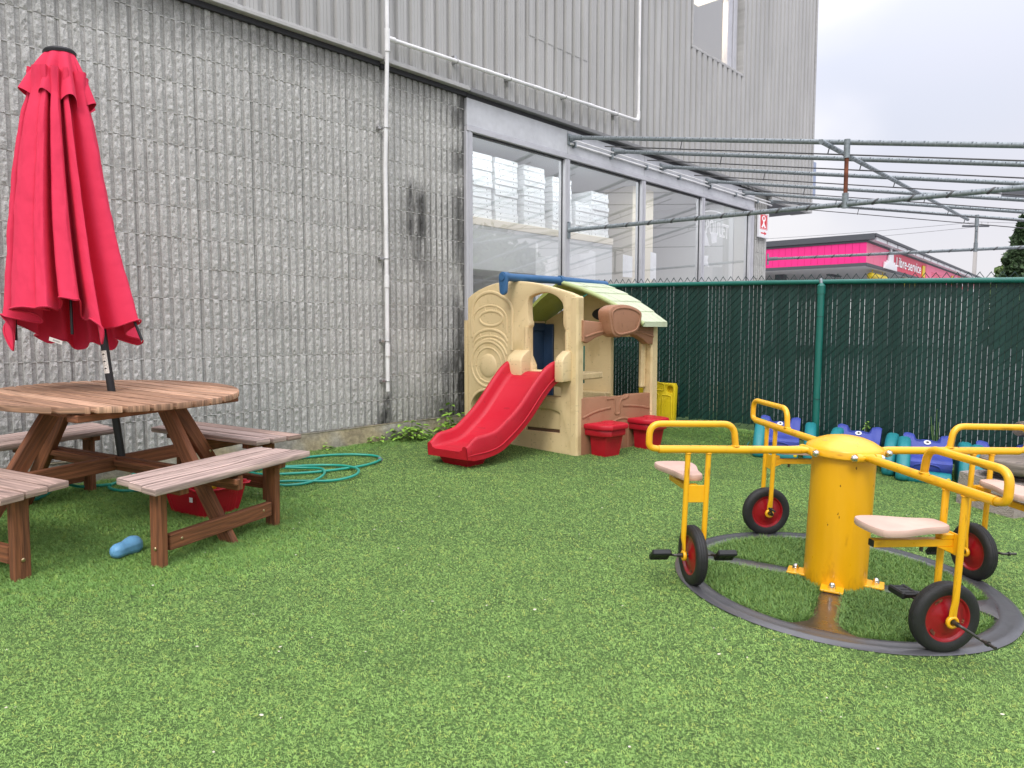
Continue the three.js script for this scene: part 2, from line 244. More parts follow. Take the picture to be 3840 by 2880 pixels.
const RIBS = [0, 1, 2, 3, 4, 5];
function blockGeo(seed, s0, y0, nr = 6, w = BLK - 0.0045) {
  const r = rng(seed), list = [], h = CRS - 0.0022, pitch = BLK / 6, dep = 0.0115;
  const face = (x0, x1, z) => { const g = new THREE.PlaneGeometry(x1 - x0, h, 1, 3); g.translate((x0 + x1) / 2, h / 2, z); return norm(g); };
  list.push(face(0.0005, 0.009, 0.0), face(0.009, w - 0.008, 0), face(w - 0.008, w, 0)); 
  // bed faces: thin top and bottom edges of the block, ends
  list.push(norm(new THREE.PlaneGeometry(w, 0.014).rotateX(-Math.PI / 2).translate(w / 2, h, -0.007)), norm(new THREE.PlaneGeometry(w, 0.014).rotateX(Math.PI / 2).translate(w / 2, 0, -0.007)));
  for (let i = 0; i < nr; i++) {
    const x0 = i * pitch + 0.0135 + 0.002 * (r() - 0.5), rw = 0.0385 + 0.003 * (r() - 0.5), nx = 3, ny = 9, b = 0.006, base = dep + 0.005 * (r() - 0.5);
    const P = []; for (let j = 0; j <= ny + 2; j++) { const row = []; for (let k = 0; k <= nx + 2; k++) {
      const edX = k === 0 || k === nx + 2, edY = j === 0 || j === ny + 2; const xx = clamp((k - 1) / nx), yy = clamp((j - 1) / ny);
      const jx = 0.004 * (r() - 0.5), jy = 0.005 * (r() - 0.5), jz = 0.009 * (r() - 0.5), rim = (k === 1 || k === nx + 1 ? 0.4 : 1);
      row.push([x0 + xx * rw + (edX ? (k === 0 ? -0.003 : 0.003) : jx * 0.6), clamp(yy * h + (edY ? 0 : jy), 0.0005, h - 0.0005), edX || edY ? 0.0005 : base + jz * rim - (j === 1 || j === ny + 1 ? 0.002 : 0)]); } P.push(row); }
    const pos = []; for (let j = 0; j < P.length - 1; j++) for (let k = 0; k < P[0].length - 1; k++) { const a = P[j][k], c = P[j][k + 1], d = P[j + 1][k], e = P[j + 1][k + 1]; if ((j + k) % 2) pos.push(...a, ...c, ...e, ...a, ...e, ...d); else pos.push(...a, ...c, ...d, ...c, ...e, ...d); }
    const g = new THREE.BufferGeometry(); g.setAttribute('position', new THREE.Float32BufferAttribute(pos, 3)); g.computeVertexNormals(); list.push(triUV(g, 'x'));
  }
  const g = merge(list.map(q => { q = norm(q); triUV(q, 'x', s0 * 1.0, y0 * 1.0); return q; })), p = g.attributes.position, col = new Float32Array(p.count * 3);
  const tone = 0.95 + 0.1 * r();
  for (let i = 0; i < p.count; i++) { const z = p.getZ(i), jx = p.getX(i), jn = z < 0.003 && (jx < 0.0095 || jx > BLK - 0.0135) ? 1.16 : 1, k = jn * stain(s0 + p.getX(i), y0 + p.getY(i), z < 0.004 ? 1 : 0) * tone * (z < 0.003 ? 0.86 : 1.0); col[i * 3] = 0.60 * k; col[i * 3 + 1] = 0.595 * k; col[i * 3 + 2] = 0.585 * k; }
  g.setAttribute('color', new THREE.BufferAttribute(col, 3)); return g;
}
{
  const slab = part(building, 'block_wall', boxAt(-3.0, 4.70, -0.4, 3.6, -0.3, -0.005, 0.002), M.mortar);
  for (let c = 0; c < 15; c++) for (let i = -3; i <= 7; i++) {
    const s0 = JS(i), y0 = B0 + c * CRS; if (s0 < 0.55 && c < 4) continue;
    const last = i === 7, g = blockGeo(1000 + c * 37 + i, s0, y0, last ? 1 : 6, last ? 0.088 : undefined);
    const m = part(slab, 'concrete_block', g, M.block); m.position.set(s0, y0, 0);
  }
  for (let c = 1; c < 15; c++) part(slab, 'mortar_bed', boxAt(-3, 4.69, B0 + c * CRS - 0.0045, B0 + c * CRS + 0.002, -0.004, 0.0055, 0.001), M.mortar);
  part(building, 'foundation', (() => { const g = grid(90, 6, (u, v) => { const s = lerp(-3, 11.4, u), y = lerp(-0.35, B0 - 0.006, v); return [s, y, 0.012 + 0.012 * NZ(s / 12 + 3, y / 12 + 3, 40, 40, 4) - (v > 0.9 ? 0.006 : 0), s, y]; }); return merge([norm(g), norm(boxAt(-3, 11.4, B0 - 0.012, B0 - 0.004, -0.02, 0.016, 0.001))]); })(), M.foundation);
  // masonry under the windows, the far pilaster with its own ribs, and the mass behind the cladding
  part(building, 'wall', merge([boxAt(4.70, 10.9, -0.3, 0.78, -0.3, -0.01), boxAt(10.9, 11.45, -0.3, 3.06, -0.3, -0.008), boxAt(11.2, 11.45, -0.3, 3.06, -9, -0.3), boxAt(-3, 8.80, 3.16, 8.5, -0.3, -0.02), boxAt(8.80, 10.36, 3.16, 4.72, -0.3, -0.02), boxAt(10.36, 13.15, 3.07, 8.5, -0.3, -0.02), boxAt(8.8, 10.36, 6.6, 8.5, -0.3, -0.02), boxAt(13.0, 13.15, 3.07, 8.5, -9, -0.3), boxAt(-3, -2.7, -0.3, 8.5, -9, -0.3), boxAt(-3, 13.15, 8.5, 8.7, -9, -0.02), boxAt(-3, 13.15, -0.3, 8.5, -9.3, -9)]), M.mortar);
  const pil = part(building, 'pilaster', boxAt(10.91, 11.45, -0.3, 3.05, -0.008, -0.002, 0.001), M.mortar);
  for (let c = 0; c < 14; c++) { const g = blockGeo(5000 + c, 11.0, B0 + c * CRS, 6); const m = part(pil, 'concrete_block', g, M.block); m.position.set(10.98, B0 + c * CRS, 0.004); }
  // soffit of the overhanging upper storey
  part(building, 'soffit', boxAt(11.45, 13.1, 3.04, 3.07, -6, 0.0), M.darkTrim);
}
// ribbed metal cladding, sheet by sheet
{
  const prof = []; const P = 0.1495, dz = 0.034;
  const one = [[0, dz], [0.026, dz], [0.029, dz - 0.004], [0.032, dz], [0.056, dz], [0.059, dz - 0.004], [0.062, dz], [0.088, dz], [0.1, 0], [0.1375, 0], [0.1495, dz]];
  function sheet(s0, s1, y0, y1, z, slope = 0) {
    const xs = []; const k0 = Math.floor((s0 - 0.6) / P) - 1, k1 = Math.ceil((s1 - 0.6) / P) + 1; const raw = [];
    for (let k = k0; k <= k1; k++) for (let i = 0; i < one.length - 1; i++) raw.push([0.6 + k * P + one[i][0], one[i][1]]);
    const at = s => { for (let i = 1; i < raw.length; i++) if (raw[i][0] >= s) { const a = raw[i - 1], b = raw[i], t = (s - a[0]) / (b[0] - a[0] || 1); return lerp(a[1], b[1], t); } return 0; };
    xs.push([s0, at(s0)]); for (const r of raw) if (r[0] > s0 + 1e-4 && r[0] < s1 - 1e-4) xs.push(r); xs.push([s1, at(s1)]);
    const pos = [], uv = []; for (let i = 0; i < xs.length - 1; i++) { const [a, za] = xs[i], [b, zb] = xs[i + 1]; const q = [[a, y0, z + za], [b, y0, z + zb], [b, y1, z + zb], [a, y0, z + za], [b, y1, z + zb], [a, y1, z + za]]; for (const v of q) { pos.push(...v); uv.push(v[0], v[1]); } }
    const g = new THREE.BufferGeometry(); g.setAttribute('position', new THREE.Float32BufferAttribute(pos, 3)); g.setAttribute('uv', new THREE.Float32BufferAttribute(uv, 2)); g.computeVertexNormals(); return g;
  }
  const yb = 3.18, zf = 0.03; const cuts = [-3]; for (let s = -2.99 + 0.0; s < 13; s += P * 6) cuts.push(s + 0.2);
  const edges = [-3, -2.1, -1.2, -0.3, 0.6, 1.497, 2.394, 3.291, 3.73, 4.70, 5.535, 6.50, 7.43, 8.0, 8.80, 10.36, 11.2, 12.1, 13.15];
  for (let i = 0; i < edges.length - 1; i++) {
    const s0 = edges[i], s1 = edges[i + 1];
    if (s0 === 5.535) { part(building, 'cladding_sheet', sheet(s0, s1, yb, 3.90, zf), M.clad); part(building, 'cladding_sheet', sheet(s0, s1, 3.895, 8.5, zf + 0.004), M.clad); continue; }
    if (s0 === 8.80) { part(building, 'cladding_sheet', sheet(s0, s1, yb, 4.70, zf), M.clad); part(building, 'cladding_sheet', sheet(s0, s1, 6.62, 8.5, zf), M.clad); continue; }
    part(building, 'cladding_sheet', sheet(s0, s1, i > 14 ? 3.12 : yb, 8.5, zf), M.clad);
  }
  // drip flashing along the foot of the cladding, in lengths with small steps
  for (const [a, b, y, z] of [[-3, 3.72, 3.135, 0], [3.725, 4.70, 3.12, 0.003], [4.705, 11.4, 3.115, 0.0]]) { part(building, 'flashing', merge([boxAt(a, b, y + 0.028, y + 0.056, 0.0, 0.088 + z, 0.003), boxAt(a, b, y + 0.056, y + 0.075, 0.0, 0.068 + z, 0.002)]), a > 4 ? M.flash : M.clad); part(building, 'painted_shade_strip', boxAt(a, b, y - 0.012, y + 0.027, -0.004, 0.035 + z, 0.002), M.gasket); }  // near-black strip below is painted in as the shadow of the flashing
  part(building, 'side_sign', boxAt(13.195, 13.36, 3.32, 3.96, -0.1, 0.06, 0.004), std({ color: lin(0.3, 0.35, 0.48), roughness: 0.5 }), 'narrow blue grey panel at the corner');
  part(building, 'corner_trim', merge([boxAt(13.13, 13.19, 3.04, 8.5, -0.3, 0.075, 0.002), boxAt(11.45, 13.17, 3.04, 3.10, 0.0, 0.078, 0.002)]), M.clad);
}
// ground-floor shop windows: fascia panels, frame members, panes
const SW = [4.745, 6.21, 7.73, 9.26, 10.76], SILL = 0.80, HEAD = 2.80;
{
  const fp = [4.705, 6.215, 7.735, 9.265, 10.905];
  for (let i = 0; i < 4; i++) part(building, 'fascia_panel', boxAt(fp[i] + 0.003, fp[i + 1] - 0.003, HEAD + 0.055, 3.12, -0.05, 0.03, 0.003), M.fascia);
  const win = part(building, 'window_frame', merge([boxAt(4.70, 10.91, HEAD, HEAD + 0.05, -0.06, 0.045, 0.004), boxAt(4.70, 10.91, SILL - 0.05, SILL, -0.06, 0.06, 0.004)]), M.frame);
  for (let i = 0; i < 5; i++) { const w = i === 4 ? 0.07 : 0.042, s = i === 0 ? 4.735 : i === 4 ? 10.83 : SW[i]; part(win, 'mullion', merge([boxAt(s - w, s + w, SILL, HEAD, -0.06, 0.036, 0.004), boxAt(s - 0.012, s + 0.012, SILL, HEAD, 0.037, 0.041, 0.001)]), M.frame); part(win, 'gasket', merge([boxAt(s - w - 0.006, s - w - 0.0005, SILL, HEAD - 0.001, -0.02, -0.003, 0.001), boxAt(s + w + 0.0005, s + w + 0.006, SILL, HEAD - 0.001, -0.02, -0.003, 0.001)]), M.gasket); }
  for (let i = 0; i < 4; i++) { const a = (i === 0 ? 4.777 : SW[i] + 0.042), b = i === 3 ? 10.76 : SW[i + 1] - 0.042; const g = new THREE.PlaneGeometry(b - a, HEAD - SILL); part(win, 'pane', g, M.glass).position.set((a + b) / 2, (HEAD + SILL) / 2, -0.012); part(win, 'head_bead', boxAt(a, b, HEAD - 0.016, HEAD - 0.001, -0.04, 0.012, 0.002), M.gasket); }
  // the room behind
  part(building, 'interior', merge([boxAt(4.55, 4.7, 0, 3.05, -6, -0.31), boxAt(10.9, 11.05, 0, 3.05, -6, -0.31), boxAt(4.55, 11.05, 3.0, 3.1, -6, -0.06), boxAt(4.55, 11.05, 0, 3.05, -6.1, -6)]), M.inwall);
  part(building, 'interior_floor', boxAt(4.55, 11.05, 0.0, 0.1, -6, -0.31), M.floorIn);
  part(building, 'bulkhead', merge([boxAt(4.71, 7.9, 1.60, 2.07, -1.15, -0.55, 0.004)]), M.inwall);
  part(building, 'shelf_edge', boxAt(4.71, 7.9, 2.07, 2.15, -1.16, -0.535, 0.004), M.cream);
  part(building, 'column', boxAt(8.75, 9.3, 0.1, 3.0, -1.3, -0.8, 0.004), M.cream);
  // added strip lights, not in view, near the glass to brighten the boxes
  building.updateMatrixWorld();
  for (const s of [5.5, 7.0, 8.5, 10.0]) { part(building, 'added_ceiling_light', boxAt(s - 0.6, s + 0.6, 2.985, 2.999, -0.45, -0.2, 0.003), std({ color: lin(0.85, 0.87, 0.9), emissive: lin(0.9, 0.97, 1.0), emissiveIntensity: 1.2 })); const L = new THREE.RectAreaLight(new THREE.Color(0.92, 0.98, 1), 5.5, 1.2, 0.25); L.position.copy(V(s, 2.98, -0.325).applyMatrix4(building.matrixWorld)); L.rotation.set(-Math.PI / 2, 0, 0); L.rotation.order = 'YXZ'; L.rotation.set(-Math.PI / 2, building.rotation.y, 0); scene.add(L); }
  // taped sheets and hand lettering on the inside of the panes
  const sheetAt = (pts, y) => part(win, 'paper_sheet', prism(pts, 0.001, 0).translate(0, 0, -0.0165), M.card);
  sheetAt([[5.74, 1.0], [6.09, 1.0], [6.09, 1.76], [5.78, 1.72], [5.78, 1.86], [5.74, 1.88]]); sheetAt([[6.27, 1.0], [6.80, 1.0], [6.80, 1.85], [6.70, 1.87], [6.66, 1.83], [6.27, 1.78]]);
  sheetAt([[7.36, 1.60], [7.57, 1.6], [7.57, 1.86], [7.36, 1.87]]); sheetAt([[7.98, 1.6], [8.12, 1.6], [8.12, 1.94], [7.98, 1.95]]);
  sheetAt([[9.32, 2.15], [9.56, 2.15], [9.5, 2.24], [9.42, 2.36], [9.32, 2.34]]); sheetAt([[9.62, 2.2], [9.77, 2.23], [9.77, 2.36], [9.58, 2.36]]); sheetAt([[9.33, 1.88], [9.55, 1.86], [9.5, 1.95], [9.53, 2.02], [9.31, 2.0]]);
  const cv = document.createElement('canvas'); cv.width = 1024; cv.height = 512; const x = cv.getContext('2d'); x.clearRect(0, 0, 1024, 512); x.strokeStyle = x.fillStyle = '#fff'; x.font = '300 190px sans-serif'; x.lineWidth = 9;
  x.save(); x.transform(0.8, 0.03, 0, 1.15, 0, 0); x.strokeText('POULET', 90, 300); x.restore(); x.beginPath(); x.moveTo(20, 120); x.quadraticCurveTo(300, 40, 560, 110); x.stroke();
  const t = new THREE.CanvasTexture(cv); t.colorSpace = THREE.SRGBColorSpace; const al = new THREE.CanvasTexture(cv); 
  part(win, 'hand_lettering', new THREE.PlaneGeometry(1.35, 0.62), new THREE.MeshStandardMaterial({ color: 0xffffff, map: t, transparent: true, roughness: 0.9, side: THREE.DoubleSide })).position.set(10.0, 2.45, -0.017);
}
// upper window
{
  const a = 8.80, b = 10.36, y0 = 4.70, y1 = 6.62, zf = 0.066;
  const w = part(building, 'upper_window', merge([boxAt(a, b, y0, y0 + 0.035, -0.12, zf, 0.003), boxAt(a, b, y1 - 0.03, y1, -0.12, zf, 0.003), boxAt(a, a + 0.03, y0 + 0.035, y1 - 0.03, -0.12, zf, 0.003), boxAt(b - 0.03, b, y0 + 0.035, y1 - 0.03, -0.12, zf, 0.003)]), M.clad);
  part(w, 'reveal', boxAt(b - 0.1, b - 0.031, y0 + 0.036, y1 - 0.031, -0.12, -0.03, 0.003), M.clad);
  part(w, 'sash', merge([boxAt(a + 0.031, b - 0.12, y0 + 0.036, y0 + 0.07, -0.1, -0.03, 0.003), boxAt(b - 0.38, b - 0.24, y0 + 0.071, y1 - 0.031, -0.1, -0.02, 0.004), boxAt(b - 0.22, b - 0.11, y0 + 0.036, y1 - 0.031, -0.1, -0.01, 0.004)]), M.frame);
  part(w, 'pane', new THREE.PlaneGeometry(b - a - 0.1, y1 - y0 - 0.1), M.glass).position.set((a + b) / 2, (y0 + y1) / 2, -0.07);
  part(building, 'upper_room', merge([boxAt(8.0, 8.1, 4.0, 7.0, -2.2, -0.31), boxAt(11.9, 12, 4.0, 7, -2.2, -0.31), boxAt(8, 12, 7.0, 7.1, -2.2, -0.31), boxAt(8, 12, 4, 4.1, -2.2, -0.31), boxAt(8, 12, 4, 7, -2.3, -2.2)]), M.inwall);
  const glow = std({ color: lin(0.8, 0.75, 0.65), emissive: lin(1.0, 0.86, 0.62), emissiveIntensity: 0.75 });
  part(building, 'ceiling_light_panel', boxAt(9.0, 9.97, 5.75, 5.79, -0.5, -0.15, 0.004), glow);
  const rl = new THREE.RectAreaLight(new THREE.Color(1, 0.86, 0.66), 22, 0.95, 0.33); rl.position.copy(building.localToWorld ? building.position : V(0, 0, 0)); building.updateMatrixWorld(); rl.position.copy(V(9.485, 5.745, -0.325).applyMatrix4(building.matrixWorld)); rl.rotation.order = 'YXZ'; rl.rotation.set(-Math.PI / 2, building.rotation.y, 0); scene.add(rl);
}
// pizza boxes stacked on the shelf behind the shop windows
{
  const BW = 0.37, BH = 0.0585, ord = ['topmost', 'second', 'third', 'fourth', 'fifth', 'sixth', 'seventh', 'eighth', 'ninth', 'tenth', 'eleventh', 'twelfth', 'thirteenth'];
  const hole = new THREE.CircleGeometry(0.007, 8);
  const proto = new THREE.Group(); proto.add(Object.assign(new THREE.Mesh(merge([boxAt(-BW / 2, BW / 2, 0, BH - 0.0025, -BW, 0, 0.004)]), M.card), { name: 'box_body' }));
  proto.add(Object.assign(new THREE.Mesh(boxAt(-BW / 2 + 0.004, BW / 2 - 0.004, BH - 0.012, BH - 0.0105, 0.0003, 0.0012, 0.0002), M.gasket), { name: 'lid_seam' }));
  for (const q of [-0.11, 0.11]) proto.add(Object.assign(new THREE.Mesh(hole.clone().translate(q, BH * 0.55, 0.0012), M.gasket), { name: 'vent_hole' }));
  const r = rng(5);
  const stacks = [[5.02, 13, 'far left stack of the first shop pane'], [5.52, 12, 'second stack of the first shop pane'], [5.94, 12, 'third stack of the first shop pane'], [6.42, 12, 'rightmost stack of the first shop pane'], [6.93, 11, 'leftmost stack of the second shop pane'], [7.38, 7, 'low middle stack of the second shop pane'], [7.72, 10, 'tall right stack of the second shop pane']];
  building.updateMatrixWorld();
  for (const [s, n, where] of stacks) for (let k = 0; k < n; k++) {
    const b = proto.clone(); b.name = numbered('pizza_box'); tag(b, `white pizza box, ${ord[n - 1 - k]} in the ${where}`, 'box', 'pizza boxes behind the shop windows');
    b.position.copy(V(s + 0.012 * (r() - 0.5), 2.151 + k * BH, -0.62 + 0.02 * (r() - 0.5)).applyMatrix4(building.matrixWorld)); b.rotation.y = building.rotation.y + 0.03 * (r() - 0.5); scene.add(b);
  }
}
// white plastic drain pipe on the wall
{
  const g = thing('drain_pipe', 'white plastic drain pipe running down the block wall with a branch along the cladding', 'pipe'); g.position.copy(building.position); g.rotation.copy(building.rotation);
  const r = 0.0172, z = 0.065, s = 3.735;
  part(g, 'pipe', rod(V(s - 0.01, 8.4, z + 0.06), V(s - 0.006, 3.3, z + 0.055), r), M.pvc); part(g, 'pipe', rod(V(s - 0.006, 3.3, z + 0.055), V(s, 2.3, z), r), M.pvc); part(g, 'pipe', rod(V(s, 2.3, z), V(s + 0.004, 0.43, z - 0.01), r), M.pvc);
  for (const y of [1.36, 0.78]) part(g, 'coupling', rod(V(s + 0.002, y - 0.05, z - 0.004), V(s + 0.002, y + 0.05, z - 0.004), r * 1.25), M.pvc);
  part(g, 'tee', merge([rod(V(s - 0.006, 3.22, z + 0.054), V(s - 0.006, 3.40, z + 0.056), r * 1.3), rod(V(s, 3.325, z + 0.055), V(s + 0.07, 3.33, z + 0.055), r * 1.25)]), M.pvc);
  part(g, 'branch_pipe', tube(bend([V(s + 0.02, 3.325, z + 0.055), V(7.452, 3.445, z + 0.055), V(7.445, 8.4, z + 0.055)], 0.05), r, 12, 80), M.pvc);
  part(g, 'elbow', tube(bend([V(7.36, 3.443, z + 0.055), V(7.452, 3.446, z + 0.055), V(7.451, 3.56, z + 0.055)], 0.045), r * 1.25, 12, 20), M.pvc);
  for (const [q, yy] of [[4.9, 3.359], [5.6, 3.383], [6.5, 3.412]]) part(g, 'coupling', rod(V(q - 0.05, yy, z + 0.055), V(q + 0.05, yy + 0.003, z + 0.055), r * 1.2), M.pvc);
  for (const y of [2.62, 1.55, 0.86, 0.52]) part(g, 'clip', merge([new THREE.TorusGeometry(r * 1.18, 0.004, 6, 16).rotateX(Math.PI / 2).translate(s + (y < 2.3 ? 0.002 : 0), y, y > 2.3 ? z + 0.018 : z - 0.004), boxAt(s - 0.055, s - 0.012, y - 0.012, y + 0.012, z - 0.05, z - 0.01, 0.002)]), M.steel);
  for (const q of [4.5, 5.2, 6.05, 7.0]) part(g, 'clip', merge([new THREE.TorusGeometry(r * 1.18, 0.004, 6, 16).rotateY(Math.PI / 2).translate(q, 3.325 + (q - 3.75) * 0.0325, z + 0.055), boxAt(q - 0.012, q + 0.012, 3.31 + (q - 3.75) * 0.0325, 3.38 + (q - 3.75) * 0.0325, z - 0.03, z + 0.04, 0.002)]), M.steel);
}
// sign on the pilaster
{
  const cv = document.createElement('canvas'); cv.width = 256; cv.height = 512; const x = cv.getContext('2d'); x.fillStyle = '#f0eff0'; x.fillRect(0, 0, 256, 512); x.fillStyle = '#d8222f'; x.fillRect(34, 26, 188, 322); x.strokeStyle = '#f6f3f3'; x.lineWidth = 8; x.strokeRect(48, 40, 160, 294);
  x.fillStyle = '#fff'; x.beginPath(); x.ellipse(128, 120, 44, 62, 0, 0, 7); x.fill(); x.fillStyle = '#d8222f'; x.beginPath(); x.ellipse(128, 112, 20, 36, 0, 0, 7); x.fill(); x.fillStyle = '#fff'; x.fillRect(112, 170, 32, 70); x.beginPath(); x.moveTo(112, 220); x.lineTo(70, 300); x.lineTo(100, 318); x.lineTo(128, 268); x.lineTo(156, 318); x.lineTo(186, 300); x.lineTo(144, 220); x.fill();
  x.fillStyle = '#d8222f'; x.fillRect(60, 412, 90, 28); x.beginPath(); x.moveTo(146, 386); x.lineTo(206, 426); x.lineTo(146, 466); x.fill();
  const t = new THREE.CanvasTexture(cv); t.colorSpace = THREE.SRGBColorSpace;
  const g = thing('wall_sign', 'small white and red sign with an arrow on the far block pilaster', 'sign'); g.position.copy(wallP(11.2, 2.62, 0.034)); g.rotation.y = building.rotation.y;
  part(g, 'board', boxAt(-0.2, 0.2, -0.2, 0.2, 0, 0.02, 0.004), M.white); part(g, 'print', new THREE.PlaneGeometry(0.385, 0.385), std({ map: t, roughness: 0.5 })).position.z = 0.0235;
}
// bare awning frame of galvanised pipe
{
  const g = thing('awning_frame', 'bare galvanised pipe frame of an awning reaching out from above the shop windows', 'awning frame'); g.position.copy(building.position); g.rotation.copy(building.rotation);
  const SS = [6.24, 7.06, 8.13, 9.34, 10.5, 11.46], y0 = 3.04, sl = -0.192, W = 6.4, yAt = w => y0 + sl * w;
  for (const s of SS) {
    part(g, 'rafter_pipe', rod(V(s, yAt(0.1), 0.1), V(s, yAt(W), W), 0.0215, 0.0215, 14), M.galv); part(g, 'sleeve', rod(V(s, yAt(0.06), 0.06), V(s, yAt(0.2), 0.2), 0.028), M.galv);
    part(g, 'lacing_rod', rod(V(s, yAt(0.5) - 0.085, 0.5), V(s, yAt(W) - 0.12, W), 0.006, 0.006, 8), M.thinrod);
    for (let w = 1.4; w < W; w += 1.38) part(g, 'rod_hanger', rod(V(s, yAt(w) - 0.015, w), V(s, yAt(w) - 0.1, w - 0.02), 0.005, 0.005, 6), M.thinrod);
    part(g, 'wall_bracket', merge([boxAt(s - 0.04, s + 0.04, y0 - 0.09, y0 + 0.03, 0.032, 0.045, 0.003), boxAt(s - 0.02, s + 0.02, y0 - 0.05, y0 + 0.005, 0.045, 0.09, 0.004)]), M.galv);
  }
  part(g, 'track', merge([rod(V(6.24, 2.965, 0.05), V(11.5, 2.965, 0.05), 0.011), rod(V(6.24, 3.01, 0.055), V(11.5, 3.01, 0.055), 0.008)]), M.pvc);
  for (const s of [6.3, 7.0, 7.75, 8.55, 9.4, 10.2, 10.95]) part(g, 'clip', boxAt(s - 0.012, s + 0.012, 2.93, 2.99, 0.03, 0.075, 0.003), M.galv);
  part(g, 'cross_pipe', rod(V(5.98, yAt(2.8) - 0.045, 2.8), V(11.5, yAt(2.8) - 0.045, 2.8), 0.0195), M.galv); part(g, 'cross_pipe', rod(V(5.98, yAt(5.4) - 0.045, 5.4), V(11.5, yAt(5.4) - 0.045, 5.4), 0.0195), M.galv);
  for (const [s, ya, yb] of [[6.22, 2.04, 1.94], [11.42, 2.10, 1.98]]) { part(g, 'lower_pipe', rod(V(s, ya, 0.05), V(s, ya - 0.021 * W, W), 0.0215), M.galv); part(g, 'lower_bracket', merge([boxAt(s - 0.025, s + 0.025, ya - 0.09, ya + 0.09, 0.04, 0.052, 0.003), rod(V(s, ya, 0.05), V(s, ya, 0.2), 0.028)]), M.galv); 
    for (const w of [2.92, 5.6]) { const lo = ya - 0.021 * w; part(g, 'strut', rod(V(s, lo, w), V(s, yAt(w), w), 0.0165), s < 7 && w < 3 ? M.rust : M.galv, s < 7 && w < 3 ? 'rusted strut' : undefined); part(g, 'strut_sleeve', rod(V(s, lo - 0.03, w), V(s, lo + 0.09, w), 0.025), M.galv); part(g, 'strut_sleeve', rod(V(s, yAt(w) - 0.13, w), V(s, yAt(w) + 0.02, w), 0.024), M.galv); }
    const band = []; for (let w = 0.55; w < W; w += 0.26) { const a = V(s, ya - 0.021 * w, w); const c = new THREE.TorusGeometry(0.0222, 0.0035, 5, 14).rotateX(0.3); c.scale(1, 1, 3.2); band.push(norm(c.translate(a.x, a.y, a.z))); } part(g, 'lacing_mark', merge(band), M.thinrod); }
}

